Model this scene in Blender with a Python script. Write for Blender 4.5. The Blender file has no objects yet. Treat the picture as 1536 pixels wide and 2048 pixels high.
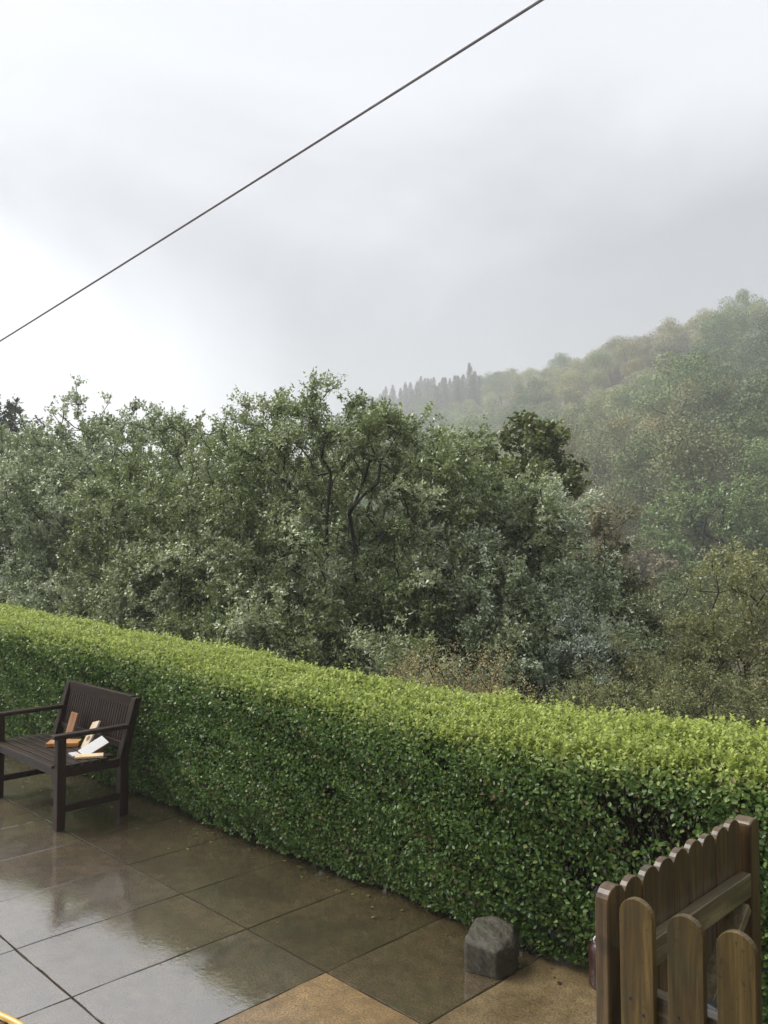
import bpy, math, random
import numpy as np
from mathutils import Vector, Matrix, Euler

R = math.radians
scene = bpy.context.scene
COL = scene.collection

# ------------------------------------------------------------------ camera
cam_d = bpy.data.cameras.new("camera")
cam = bpy.data.objects.new("camera", cam_d)
COL.objects.link(cam)
scene.camera = cam
cam_d.sensor_fit = 'VERTICAL'
cam_d.sensor_height = 24.0
cam_d.lens = 24.0 * 1682.0 / 2048.0
cam_d.clip_start = 0.05
cam_d.clip_end = 5000.0
cam.location = (0, 0, 1.90)
cam.rotation_euler = (R(90 + 2.42), 0, 0)

# ------------------------------------------------------------------ world (overcast rain sky)
SUN_AZ, SUN_EL = R(-72), R(50)          # azimuth from +Y towards +X
world = bpy.data.worlds.new("World")
scene.world = world
world.use_nodes = True
wn, wl = world.node_tree.nodes, world.node_tree.links
wn.clear()


def wnode(t, **kw):
    n = wn.new(t)
    for k, v in kw.items():
        setattr(n, k, v)
    return n


w_out = wnode('ShaderNodeOutputWorld')
w_bg = wnode('ShaderNodeBackground')
w_bg.inputs['Strength'].default_value = 0.10
wl.new(w_bg.outputs[0], w_out.inputs[0])
w_sky = wnode('ShaderNodeTexSky', sky_type='NISHITA', sun_disc=False, sun_elevation=SUN_EL, sun_rotation=SUN_AZ)
w_tc = wnode('ShaderNodeTexCoord')
w_nrm = wnode('ShaderNodeVectorMath', operation='NORMALIZE')
wl.new(w_tc.outputs['Generated'], w_nrm.inputs[0])
w_sep = wnode('ShaderNodeSeparateXYZ')
wl.new(w_nrm.outputs[0], w_sep.inputs[0])


def wmath(op, a, b=None, c=None, clamp=False):
    n = wn.new('ShaderNodeMath'); n.operation = op; n.use_clamp = clamp
    for i, v in enumerate((a, b, c)):
        if v is None: continue
        if isinstance(v, (int, float)): n.inputs[i].default_value = v
        else: wl.new(v, n.inputs[i])
    return n.outputs[0]


w_map = wnode('ShaderNodeMapping')
w_map.inputs['Scale'].default_value = (1.0, 1.0, 1.7)
w_map.inputs['Location'].default_value = (0.35, 0.1, 0.2)
wl.new(w_nrm.outputs[0], w_map.inputs[0])
w_n1 = wnode('ShaderNodeTexNoise')
w_n1.inputs['Scale'].default_value = 1.7
w_n1.inputs['Detail'].default_value = 5.0
w_n1.inputs['Roughness'].default_value = 0.52
w_n1.inputs['Distortion'].default_value = 0.5
wl.new(w_map.outputs[0], w_n1.inputs[0])
# high cloud brightens overhead; a thin bright gap low on the left, thick grey rain cloud elsewhere
w_dot = wnode('ShaderNodeVectorMath', operation='DOT_PRODUCT')
w_dot.inputs[1].default_value = Vector((-0.33, 0.93, 0.10)).normalized()
wl.new(w_nrm.outputs[0], w_dot.inputs[0])
nz = wmath('SUBTRACT', w_n1.outputs['Fac'], 0.5)


def wsmooth(lo, hi, x):
    n = wn.new('ShaderNodeMapRange'); n.interpolation_type = 'SMOOTHSTEP'
    n.inputs['From Min'].default_value = lo; n.inputs['From Max'].default_value = hi
    wl.new(x, n.inputs['Value'])
    return n.outputs[0]


high = wsmooth(0.25, 0.52, wmath('ADD', w_sep.outputs[2], wmath('MULTIPLY', nz, 0.5)))
gap = wsmooth(0.955, 1.004, wmath('ADD', w_dot.outputs['Value'], wmath('MULTIPLY', nz, 0.07)))
lum = wmath('ADD', wmath('MULTIPLY', high, 0.36), 0.56)
lum = wmath('ADD', lum, wmath('MULTIPLY', gap, 0.60))
lum = wmath('ADD', lum, wmath('MULTIPLY', w_sep.outputs[0], -0.07))
lum = wmath('ADD', lum, wmath('MULTIPLY', nz, 0.35))
lum = wmath('MULTIPLY', wmath('MINIMUM', wmath('MAXIMUM', lum, 0.5), 1.25), 3.25)
w_ramp = wnode('ShaderNodeMix', data_type='RGBA')
w_ramp.inputs['A'].default_value = (0.955, 0.98, 1.05, 1)
w_ramp.inputs['B'].default_value = (1.0, 1.0, 1.0, 1)
wl.new(wmath('MULTIPLY', lum, 0.1, clamp=True), w_ramp.inputs['Factor'])
w_cloud = wnode('ShaderNodeVectorMath', operation='SCALE')
wl.new(w_ramp.outputs['Result'], w_cloud.inputs[0])
wl.new(lum, w_cloud.inputs['Scale'])
w_mix = wnode('ShaderNodeMix', data_type='RGBA')
w_mix.inputs['Factor'].default_value = 0.96
wl.new(w_sky.outputs[0], w_mix.inputs['A'])
wl.new(w_cloud.outputs[0], w_mix.inputs['B'])
wl.new(w_mix.outputs['Result'], w_bg.inputs['Color'])

# ------------------------------------------------------------------ sun behind cloud
sun_d = bpy.data.lights.new("sun", 'SUN')
sun_d.energy = 1.5
sun_d.angle = R(40)
sun_d.color = (1.0, 0.96, 0.90)
sun = bpy.data.objects.new("sun", sun_d)
COL.objects.link(sun)
sdir = Vector((math.sin(SUN_AZ) * math.cos(SUN_EL), math.cos(SUN_AZ) * math.cos(SUN_EL), math.sin(SUN_EL)))
sun.rotation_euler = sdir.to_track_quat('Z', 'Y').to_euler()
sun.location = sdir * 50

vs = scene.view_settings
vs.view_transform = 'Standard'
vs.look = 'None'
vs.exposure = 1.65
vs.gamma = 1.0
vs.use_curve_mapping = False
scene.cycles.use_denoising = True
scene.cycles.max_bounces = 8
scene.cycles.diffuse_bounces = 3
scene.cycles.glossy_bounces = 3
scene.cycles.transmission_bounces = 4
scene.cycles.volume_bounces = 2
scene.cycles.sample_clamp_indirect = 6.0

rng = np.random.default_rng(7)
random.seed(7)

# ------------------------------------------------------------------ helpers


def tag(o, label=None, cat=None, group=None, kind=None):
    if label: o['label'] = label
    if cat: o['category'] = cat
    if group: o['group'] = group
    if kind: o['kind'] = kind
    return o


def link(o, parent=None):
    COL.objects.link(o)
    if parent: o.parent = parent
    return o


def empty(name, loc=(0, 0, 0), rz=0.0):
    o = bpy.data.objects.new(name, None)
    o.empty_display_size = 0.1
    o.location = loc
    o.rotation_euler = (0, 0, rz)
    return link(o)


def mesh_obj(name, verts, faces, mat, parent=None, smooth=False, bevel=0.0, loc=None, rot=None):
    me = bpy.data.meshes.new(name)
    me.from_pydata([tuple(map(float, v)) for v in verts], [], faces)
    me.update()
    if smooth:
        me.polygons.foreach_set('use_smooth', np.ones(len(me.polygons), bool))
    me.materials.append(mat)
    o = bpy.data.objects.new(name, me)
    link(o, parent)
    if loc is not None: o.location = loc
    if rot is not None: o.rotation_euler = rot
    if bevel:
        b = o.modifiers.new('bevel', 'BEVEL'); b.width = bevel; b.segments = 2; b.limit_method = 'ANGLE'
    return o


BOXF = [(0, 3, 2, 1), (4, 5, 6, 7), (0, 1, 5, 4), (1, 2, 6, 5), (2, 3, 7, 6), (3, 0, 4, 7)]


def boxv(x0, x1, y0, y1, z0, z1):
    return [(x0, y0, z0), (x1, y0, z0), (x1, y1, z0), (x0, y1, z0), (x0, y0, z1), (x1, y0, z1), (x1, y1, z1), (x0, y1, z1)]


def box(name, b, mat, parent=None, bevel=0.004, loc=None, rot=None):
    return mesh_obj(name, boxv(*b), BOXF, mat, parent, bevel=bevel, loc=loc, rot=rot)


def beam(name, p, q, w, h, mat, parent=None, bevel=0.004, up=(0, 0, 1)):
    """rectangular bar from p to q, w across, h in the 'up' direction"""
    p, q = Vector(p), Vector(q)
    d = (q - p).normalized()
    s = d.cross(Vector(up)).normalized()
    u = s.cross(d).normalized()
    vs_ = []
    for c in (p, q):
        for a, b in ((-1, -1), (1, -1), (1, 1), (-1, 1)):
            vs_.append(c + s * (a * w / 2) + u * (b * h / 2))
    f = [(0, 3, 2, 1), (4, 5, 6, 7), (0, 1, 5, 4), (1, 2, 6, 5), (2, 3, 7, 6), (3, 0, 4, 7)]
    f = [tuple(reversed(t)) for t in f]
    return mesh_obj(name, vs_, f, mat, parent, bevel=bevel)


def tube(name, pts, rad, mat, parent=None, seg=10):
    pts = [Vector(p) for p in pts]
    n = len(pts)
    vs_, fs = [], []
    ref = Vector((0, 0, 1))
    for i, p in enumerate(pts):
        d = (pts[min(i + 1, n - 1)] - pts[max(i - 1, 0)]).normalized()
        s = d.cross(ref)
        if s.length < 1e-4: s = d.cross(Vector((1, 0, 0)))
        s.normalize(); u = s.cross(d)
        r = rad[i] if isinstance(rad, (list, tuple, np.ndarray)) else rad
        for k in range(seg):
            a = 2 * math.pi * k / seg
            vs_.append(p + (s * math.cos(a) + u * math.sin(a)) * r)
    for i in range(n - 1):
        for k in range(seg):
            k2 = (k + 1) % seg
            fs.append((i * seg + k, i * seg + k2, (i + 1) * seg + k2, (i + 1) * seg + k))
    fs.append(tuple(range(seg))[::-1]); fs.append(tuple(range((n - 1) * seg, n * seg)))
    return mesh_obj(name, vs_, fs, mat, parent, smooth=True)


def fast_mesh(name, V, F, col=None, mat=None, parent=None, smooth=False):
    """V (n,3) array, F (m,k) array of equal polygons, col (n,3) per vertex"""
    V = np.ascontiguousarray(V, np.float32); F = np.ascontiguousarray(F, np.int32)
    me = bpy.data.meshes.new(name)
    m, k = F.shape
    me.vertices.add(len(V)); me.vertices.foreach_set('co', V.ravel())
    me.loops.add(m * k); me.loops.foreach_set('vertex_index', F.ravel())
    me.polygons.add(m)
    me.polygons.foreach_set('loop_start', np.arange(m, dtype=np.int32) * k)
    me.polygons.foreach_set('loop_total', np.full(m, k, np.int32))
    if smooth: me.polygons.foreach_set('use_smooth', np.ones(m, bool))
    if col is not None:
        a = me.color_attributes.new('Col', 'FLOAT_COLOR', 'POINT')
        c4 = np.ones((len(V), 4), np.float32); c4[:, :3] = col
        a.data.foreach_set('color', c4.ravel())
    me.update(calc_edges=True)
    if mat: me.materials.append(mat)
    o = bpy.data.objects.new(name, me)
    return link(o, parent)


def unit(a):
    return a / np.maximum(np.linalg.norm(a, axis=-1, keepdims=True), 1e-9)


def leaf_arrays(P, axis, nrm, L, W, col, rounded=False, curl=0.12):
    """leaves at P pointing along axis with surface normal nrm -> V, F, C"""
    n = len(P)
    axis = unit(axis)
    nrm = unit(nrm - axis * np.sum(nrm * axis, 1, keepdims=True))
    side = np.cross(axis, nrm)
    L = np.broadcast_to(np.asarray(L, float), (n,))[:, None]; W = np.broadcast_to(np.asarray(W, float), (n,))[:, None]
    if rounded == 'tri':
        prof = [(0.12, 0.42, 0), (0.12, -0.42, 0), (1, 0, 0)]
        faces = [(0, 1, 2)]
    elif rounded is True:
        prof = [(0, 0, 0), (0.28, 0.46, 1), (0.68, 0.42, 1), (1, 0, 0), (0.68, -0.42, 1), (0.28, -0.46, 1)]
        faces = [(0, 1, 2, 3), (0, 3, 4, 5)]
    else:
        prof = [(0, 0, 0), (0.45, 0.5, 1), (1, 0, 0), (0.45, -0.5, 1)]
        faces = [(0, 1, 2, 3)] if rounded == 'quad' else [(0, 1, 2), (0, 2, 3)]
    k = len(prof)
    V = np.empty((n, k, 3))
    for i, (t, s, e) in enumerate(prof):
        V[:, i] = P + axis * (L * t) + side * (W * s) + nrm * (W * curl * e - L * 0.10 * t * t)
    base = (np.arange(n) * k)[:, None]
    F = np.concatenate([base + np.array(f)[None] for f in faces], 0)
    C = np.repeat(col[:, None, :], k, 1)
    return V.reshape(-1, 3), F, C.reshape(-1, 3)


def rand_dirs(n, g=None):
    g = g or rng
    return unit(g.normal(size=(n, 3)))


# ------------------------------------------------------------------ materials


class NT:
    def __init__(self, name):
        self.m = bpy.data.materials.new(name)
        self.m.use_nodes = True
        self.n, self.l = self.m.node_tree.nodes, self.m.node_tree.links
        self.n.clear()
        self.out = self.n.new('ShaderNodeOutputMaterial')

    def node(self, t, **kw):
        n = self.n.new(t)
        for k, v in kw.items():
            if k in n.inputs.keys() if isinstance(k, str) else False: self.put(n.inputs[k], v)
            else: setattr(n, k, v)
        return n

    def put(self, s, v):
        if isinstance(v, bpy.types.NodeSocket): self.l.new(v, s)
        else: s.default_value = v

    def noise(self, vec, scale, detail=4, rough=0.55, dist=0.0):
        n = self.n.new('ShaderNodeTexNoise')
        n.inputs['Scale'].default_value = scale; n.inputs['Detail'].default_value = detail
        n.inputs['Roughness'].default_value = rough; n.inputs['Distortion'].default_value = dist
        if vec is not None: self.l.new(vec, n.inputs['Vector'])
        return n.outputs['Fac']

    def ramp(self, fac, stops):
        n = self.n.new('ShaderNodeValToRGB')
        e = n.color_ramp.elements
        while len(e) < len(stops): e.new(0.5)
        for el, (p, c) in zip(e, stops):
            el.position = p
            el.color = (*c, 1) if not isinstance(c, (int, float)) else (c, c, c, 1)
        self.l.new(fac, n.inputs[0])
        return n.outputs[0]

    def mix(self, f, a, b, blend='MIX'):
        n = self.n.new('ShaderNodeMix'); n.data_type = 'RGBA'; n.blend_type = blend
        self.put(n.inputs['Factor'], f)
        for s, v in ((n.inputs['A'], a), (n.inputs['B'], b)):
            self.put(s, (*v, 1) if isinstance(v, tuple) and len(v) == 3 else v)
        return n.outputs['Result']

    def math(self, op, a, b=0.0, clamp=False):
        n = self.n.new('ShaderNodeMath'); n.operation = op; n.use_clamp = clamp
        self.put(n.inputs[0], a); self.put(n.inputs[1], b)
        return n.outputs[0]

    def coords(self, which='Object', scale=None, loc=None):
        t = self.n.new('ShaderNodeTexCoord').outputs[which]
        if scale is None and loc is None: return t
        m = self.n.new('ShaderNodeMapping')
        if scale: m.inputs['Scale'].default_value = scale
        self.l.new(t, m.inputs[0])
        if loc is not None: self.put(m.inputs['Location'], loc)
        return m.outputs[0]

    def rand(self):
        return self.n.new('ShaderNodeObjectInfo').outputs['Random']

    def bump(self, h, strength=0.3, dist=0.01, normal=None):
        b = self.n.new('ShaderNodeBump')
        b.inputs['Strength'].default_value = strength; b.inputs['Distance'].default_value = dist
        self.l.new(h, b.inputs['Height'])
        if normal is not None: self.l.new(normal, b.inputs['Normal'])
        return b.outputs[0]

    def principled(self, **kw):
        p = self.n.new('ShaderNodeBsdfPrincipled')
        for k, v in kw.items():
            k = k.replace('_', ' ')
            self.put(p.inputs[k], (*v, 1) if isinstance(v, tuple) and len(v) == 3 else v)
        self.l.new(p.outputs[0], self.out.inputs['Surface'])
        return p


def leaf_mat(name, rough=0.38, trans=0.28, spec=0.5, var=0.25, coat=0.0):
    t = NT(name)
    at = t.n.new('ShaderNodeVertexColor'); at.layer_name = 'Col'
    oc = t.n.new('ShaderNodeObjectInfo').outputs['Color']
    hv = t.n.new('ShaderNodeMix'); hv.data_type = 'RGBA'; hv.blend_type = 'MULTIPLY'
    hv.inputs['Factor'].default_value = 1.0
    t.l.new(at.outputs[0], hv.inputs['A']); t.l.new(oc, hv.inputs['B'])
    leafc = hv.outputs['Result']
    p = t.principled(Base_Color=leafc, Roughness=rough)
    p.inputs['Specular IOR Level'].default_value = spec
    p.inputs['Coat Weight'].default_value = coat
    p.inputs['Coat Roughness'].default_value = 0.12
    tr = t.n.new('ShaderNodeBsdfTranslucent')
    t.l.new(t.mix(0.5, leafc, (0.10, 0.16, 0.02), 'ADD'), tr.inputs['Color'])
    mx = t.n.new('ShaderNodeMixShader'); mx.inputs[0].default_value = trans
    t.l.new(p.outputs[0], mx.inputs[1]); t.l.new(tr.outputs[0], mx.inputs[2])
    t.l.new(mx.outputs[0], t.out.inputs['Surface'])
    return t.m


def bark_mat(name, c1, c2, rough=0.6):
    t = NT(name)
    v = t.coords('Object', (1, 1, 0.3))
    n = t.noise(v, 14, 6, 0.6)
    t.principled(Base_Color=t.ramp(n, [(0.3, c1), (0.7, c2)]), Roughness=rough, Normal=t.bump(n, 0.6, 0.02))
    return t.m


def slab_mat(name, dark, light, moss=0.35, ripple=1.6, coat_r=0.028, wet=1.0, coat_ior=3.3):
    t = NT(name)
    r = t.rand()
    off = t.n.new('ShaderNodeCombineXYZ')
    t.put(off.inputs[0], t.math('MULTIPLY', r, 37.0)); t.put(off.inputs[1], t.math('MULTIPLY', r, 91.0))
    v = t.coords('Object', None, off.outputs[0])
    big = t.noise(v, 2.6, 5, 0.6, 0.4)
    mid = t.noise(v, 13, 6, 0.65)
    fine = t.noise(v, 110, 4, 0.7)
    c = t.ramp(big, [(0.28, dark), (0.72, light)])
    c = t.mix(0.55, c, t.ramp(mid, [(0.3, (0.4, 0.4, 0.4)), (0.7, (1.5, 1.5, 1.5))]), 'MULTIPLY')
    c = t.mix(0.8, c, t.ramp(fine, [(0.36, (0.25, 0.24, 0.22)), (0.5, (1.0, 1.0, 1.0)), (0.66, (1.7, 1.65, 1.55))]), 'MULTIPLY')
    ms = t.noise(v, 4.2, 5, 0.7, 0.8)
    c = t.mix(t.math('MULTIPLY', t.ramp(ms, [(0.55, 0.0), (0.75, 1.0)]), moss), c, (0.055, 0.062, 0.024))
    rip = t.noise(v, 34, 3, 0.55)
    drops = t.n.new('ShaderNodeTexVoronoi'); drops.inputs['Scale'].default_value = 22
    t.l.new(v, drops.inputs['Vector'])
    ring = t.ramp(drops.outputs['Distance'], [(0.0, 0.0), (0.10, 1.0), (0.2, 0.3), (0.28, 0.55), (0.4, 0.5)])
    bn = t.bump(fine, 0.35, 0.004)
    cn = t.bump(rip, 0.05 * ripple, 0.006)
    cn = t.bump(ring, 0.035 * ripple, 0.004, cn)
    cn = t.bump(fine, 0.035 * ripple, 0.002, cn)
    p = t.principled(Base_Color=c, Roughness=0.45, Normal=bn)
    p.inputs['Coat Weight'].default_value = wet
    p.inputs['Coat IOR'].default_value = coat_ior
    pud = t.noise(v, 3.4, 5, 0.65, 0.9)
    t.put(p.inputs['Coat Roughness'], t.ramp(pud, [(0.40, coat_r), (0.56, coat_r + .05), (0.70, coat_r + .20)]))
    t.l.new(cn, p.inputs['Coat Normal'])
    return t.m


def wood_mat(name, c1, c2, c3, coat=0.5, axis=2, green=0.3, coat_r=0.2, spec=0.5, knots=0.0):
    t = NT(name)
    r = t.rand()
    off = t.n.new('ShaderNodeCombineXYZ')
    for i, k in enumerate((13.0, 29.0, 53.0)): t.put(off.inputs[i], t.math('MULTIPLY', r, k))
    sc = [9.0, 9.0, 9.0]; sc[axis] = 0.55
    v = t.coords('Object', tuple(sc), off.outputs[0])
    g = t.noise(v, 3.2, 6, 0.6, 0.6)
    g2 = t.noise(v, 14, 4, 0.6, 0.2)
    c = t.ramp(g, [(0.30, c1), (0.5, c2), (0.70, c3)])
    c = t.mix(0.6, c, t.ramp(g2, [(0.3, (0.4, 0.4, 0.4)), (0.65, (1.3, 1.3, 1.3))]), 'MULTIPLY')
    v2 = t.coords('Object', None, off.outputs[0])
    ksc = [7.0, 7.0, 7.0]; ksc[axis] = 4.2
    vk = t.coords('Object', tuple(ksc), off.outputs[0])
    kn = t.n.new('ShaderNodeTexVoronoi'); kn.inputs['Scale'].default_value = 1.0
    t.l.new(vk, kn.inputs['Vector'])
    c = t.mix(t.math('MULTIPLY', t.ramp(kn.outputs['Distance'], [(0.07, 1.0), (0.16, 0.0)]), knots), c, tuple(x * .35 for x in c1))
    sp = t.noise(v2, 60, 2, 0.6)
    c = t.mix(t.math('MULTIPLY', t.ramp(sp, [(0.62, 0.0), (0.72, 1.0)]), 0.55), c, (0.02, 0.018, 0.012))
    gm = t.noise(v2, 6, 4, 0.6)
    c = t.mix(t.math('MULTIPLY', t.ramp(gm, [(0.45, 0.0), (0.7, 1.0)]), green), c, (0.055, 0.06, 0.02))
    c = t.mix(0.5, c, t.ramp(r, [(0.0, (0.72, 0.74, 0.7)), (1.0, (1.22, 1.18, 1.12))]), 'MULTIPLY')
    p = t.principled(Base_Color=c, Roughness=0.55, Normal=t.bump(g2, 0.35, 0.004))
    p.inputs['Specular IOR Level'].default_value = spec
    p.inputs['Coat Weight'].default_value = coat
    p.inputs['Coat IOR'].default_value = 1.6
    p.inputs['Coat Roughness'].default_value = coat_r
    return t.m


def plain_mat(name, c, rough=0.5, var=0.15, scale=30, coat=0.0, coat_r=0.1, bumps=0.15):
    t = NT(name)
    v = t.coords('Object')
    n = t.noise(v, scale, 5, 0.6)
    lo = tuple(x * (1 - var) for x in c); hi = tuple(min(1, x * (1 + var)) for x in c)
    p = t.principled(Base_Color=t.ramp(n, [(0.3, lo), (0.7, hi)]), Roughness=rough, Normal=t.bump(n, bumps, 0.003))
    p.inputs['Coat Weight'].default_value = coat; p.inputs['Coat Roughness'].default_value = coat_r
    return t.m


M = {}
M['slab_grey'] = slab_mat('slab_grey', (0.050, 0.036, 0.020), (0.115, 0.086, 0.050))
M['slab_brown'] = slab_mat('slab_brown', (0.050, 0.034, 0.016), (0.11, 0.078, 0.038), moss=0.4)
M['slab_mossy'] = slab_mat('slab_mossy', (0.038, 0.026, 0.012), (0.088, 0.062, 0.029), moss=0.55)
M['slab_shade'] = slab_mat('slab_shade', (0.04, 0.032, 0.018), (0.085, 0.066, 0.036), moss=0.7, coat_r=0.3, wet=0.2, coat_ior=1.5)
M['slab_tan'] = slab_mat('slab_tan', (0.13, 0.080, 0.032), (0.25, 0.165, 0.075), moss=0.2, coat_r=0.16, wet=0.6, coat_ior=1.7)
M['slab_sand'] = slab_mat('slab_sand', (0.105, 0.072, 0.032), (0.21, 0.155, 0.08), moss=0.35, coat_r=0.16, wet=0.6, coat_ior=1.7)
M['mortar'] = None
M['fence_wood'] = wood_mat('fence_wood', (0.036, 0.022, 0.005), (0.088, 0.055, 0.012), (0.17, 0.115, 0.030), green=0.42, coat=0.3, coat_r=0.22, spec=0.3, knots=0.8)
M['gate_wood'] = wood_mat('gate_wood', (0.030, 0.016, 0.006), (0.076, 0.043, 0.016), (0.155, 0.094, 0.038), green=0.25, coat=0.5, coat_r=0.2, spec=0.3, knots=0.8)
M['rail_wood'] = wood_mat('rail_wood', (0.060, 0.042, 0.018), (0.13, 0.095, 0.042), (0.24, 0.19, 0.09), axis=0, green=0.4, coat=0.5)
M['bench_wood'] = wood_mat('bench_wood', (0.013, 0.0070, 0.0048), (0.024, 0.013, 0.0085), (0.042, 0.023, 0.015), axis=0, green=0.02, coat=0.22, coat_r=0.2, spec=0.15)
M['bench_wood_up'] = wood_mat('bench_wood_up', (0.013, 0.0070, 0.0048), (0.024, 0.013, 0.0085), (0.042, 0.023, 0.015), axis=2, green=0.02, coat=0.1, coat_r=0.25, spec=0.15)
M['orange_wood'] = wood_mat('orange_wood', (0.42, 0.17, 0.04), (0.55, 0.25, 0.07), (0.64, 0.33, 0.11), green=0.0, coat=0.4)
M['brown_wood'] = wood_mat('brown_wood', (0.24, 0.09, 0.03), (0.32, 0.13, 0.045), (0.38, 0.17, 0.06), green=0.0, coat=0.3)
M['beige_wood'] = wood_mat('beige_wood', (0.55, 0.42, 0.27), (0.66, 0.53, 0.37), (0.74, 0.62, 0.46), green=0.0, coat=0.3)
M['pale_wood'] = wood_mat('pale_wood', (0.66, 0.46, 0.24), (0.78, 0.58, 0.34), (0.85, 0.68, 0.45), green=0.0, coat=0.3, axis=0)
M['white_paint'] = plain_mat('white_paint', (0.60, 0.60, 0.60), 0.4, 0.05, 20, coat=0.3)
M['dark_knot'] = plain_mat('dark_knot', (0.16, 0.10, 0.06), 0.5, 0.3, 60)
M['rock'] = None
M['cable'] = plain_mat('cable', (0.26, 0.25, 0.29), 0.45, 0.15, 8, coat=0.3)
M['yellow_hose'] = plain_mat('yellow_hose', (0.75, 0.42, 0.06), 0.35, 0.1, 20, coat=0.5)
M['black_plastic'] = plain_mat('black_plastic', (0.018, 0.021, 0.028), 0.25, 0.3, 20, coat=0.6)
M['red_plastic'] = plain_mat('red_plastic', (0.035, 0.010, 0.010), 0.35, 0.3, 20, coat=0.3)
M['soil'] = plain_mat('soil', (0.022, 0.017, 0.010), 0.9, 0.6, 40, bumps=0.8)
M['steel'] = plain_mat('steel', (0.62, 0.62, 0.60), 0.3, 0.1, 30)
M['render_wall'] = plain_mat('render_wall', (0.30, 0.28, 0.25), 0.85, 0.12, 25, bumps=0.5)
M['slate'] = plain_mat('slate', (0.06, 0.065, 0.075), 0.5, 0.3, 10)
M['door_paint'] = plain_mat('door_paint', (0.05, 0.10, 0.07), 0.35, 0.1, 10)
M['glass'] = plain_mat('glass', (0.03, 0.035, 0.04), 0.05, 0.0, 5)
M['bark'] = bark_mat('bark', (0.016, 0.014, 0.012), (0.05, 0.043, 0.036))
M['bark_pale'] = bark_mat('bark_pale', (0.04, 0.034, 0.028), (0.11, 0.095, 0.08))
M['stem'] = bark_mat('stem', (0.03, 0.02, 0.012), (0.08, 0.055, 0.035))
M['leaf_hedge'] = leaf_mat('leaf_hedge', 0.34, 0.24, 0.45, 0.0)
M['leaf_hedge_new'] = leaf_mat('leaf_hedge_new', 0.42, 0.36, 0.4, 0.0)
M['leaf_willow'] = leaf_mat('leaf_willow', 0.32, 0.15, 0.5, 0.08)
M['leaf_far'] = leaf_mat('leaf_far', 0.5, 0.08, 0.35, 0.42)
M['leaf_shrub'] = leaf_mat('leaf_shrub', 0.4, 0.25, 0.45, 0.05)


def make_rock_mat():
    t = NT('rock')
    v = t.coords('Object')
    a = t.noise(v, 26, 7, 0.7, 0.4); b = t.noise(v, 150, 4, 0.7)
    c = t.ramp(a, [(0.3, (0.026, 0.022, 0.015)), (0.52, (0.064, 0.056, 0.041)), (0.72, (0.16, 0.145, 0.115))])
    c = t.mix(t.math('MULTIPLY', t.ramp(t.noise(v, 11, 5), [(0.45, 0.0), (0.65, 1.0)]), 0.6), c, (0.05, 0.055, 0.022))
    p = t.principled(Base_Color=c, Roughness=0.5, Normal=t.bump(b, 0.8, 0.006, t.bump(a, 0.6, 0.012)))
    p.inputs['Coat Weight'].default_value = 0.1; p.inputs['Coat Roughness'].default_value = 0.4; p.inputs['Specular IOR Level'].default_value = 0.3
    M['rock'] = t.m


def make_ground_mats():
    t = NT('hillside_ground')
    v = t.coords('Object')
    a = t.noise(v, 0.05, 6, 0.6); b = t.noise(v, 0.9, 6, 0.7)
    c = t.ramp(a, [(0.35, (0.035, 0.045, 0.018)), (0.5, (0.06, 0.062, 0.026)), (0.62, (0.085, 0.055, 0.042))])
    c = t.mix(0.6, c, t.ramp(b, [(0.3, (0.5, 0.5, 0.5)), (0.7, (1.4, 1.4, 1.4))]), 'MULTIPLY')
    t.principled(Base_Color=c, Roughness=0.9, Normal=t.bump(b, 0.8, 0.4))
    M['ground'] = t.m
    t = NT('heather')
    at = t.n.new('ShaderNodeVertexColor'); at.layer_name = 'Col'
    t.principled(Base_Color=at.outputs[0], Roughness=0.8)
    M['heather'] = t.m


def make_mortar():
    t = NT('mortar')
    v = t.coords('Object')
    a = t.noise(v, 2.3, 4, 0.6); b = t.noise(v, 55, 5, 0.7)
    c = t.ramp(a, [(0.44, (0.016, 0.013, 0.009)), (0.58, (0.04, 0.034, 0.025)), (0.72, (0.12, 0.105, 0.085))])
    c = t.mix(0.8, c, t.ramp(b, [(0.35, (0.35, 0.35, 0.33)), (0.65, (1.4, 1.4, 1.35))]), 'MULTIPLY')
    p = t.principled(Base_Color=c, Roughness=0.7, Normal=t.bump(b, 0.8, 0.006))
    M['mortar'] = t.m


make_rock_mat(); make_ground_mats(); make_mortar()

# ------------------------------------------------------------------ terrain
HN = np.array([0.633, 0.774]); HU = np.array([0.774, -0.633]); HD = 3.61   # hedge line: HN.p = HD
E1 = np.array([-math.sqrt(.5), math.sqrt(.5)]); E2 = np.array([math.sqrt(.5), math.sqrt(.5)])


def smooth(a, b, x):
    t = np.clip((x - a) / (b - a), 0, 1)
    return t * t * (3 - 2 * t)


def terrain(x, y):
    x = np.asarray(x, float); y = np.asarray(y, float)
    d = HN[0] * x + HN[1] * y - 4.45
    near = -0.10 - 0.34 * np.clip(d, 0, 14) - 0.18 * np.clip(d - 14, 0, 18)
    w = 133.7 - (0.95 * x + 0.31 * y)
    zr = np.interp(y, [0, 150, 180, 225, 267, 330, 420, 500, 700], [41, 44.5, 47.5, 49, 53, 58, 70, 68, 55])
    prof = np.interp(w, [-200, -60, -20, -6, 0, 8, 20, 45, 75, 95, 108, 125, 400],
                     [.55, .85, .97, 1.0, 1.0, .97, .84, .52, .20, .03, -.14, -.18, -.2])
    hill = zr * prof
    und = 1.6 * np.sin(x * .07 + 1.3) * np.cos(y * .05) + 1.0 * np.sin(x * .15 + y * .11)
    hill = hill + und * smooth(115, 90, w)
    k = 3.0
    m = np.maximum(near, hill)
    z = m + k * np.log(np.exp((near - m) / k) + np.exp((hill - m) / k)) * smooth(6, 20, d)
    return np.where(d < 0, -0.10, z)


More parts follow.
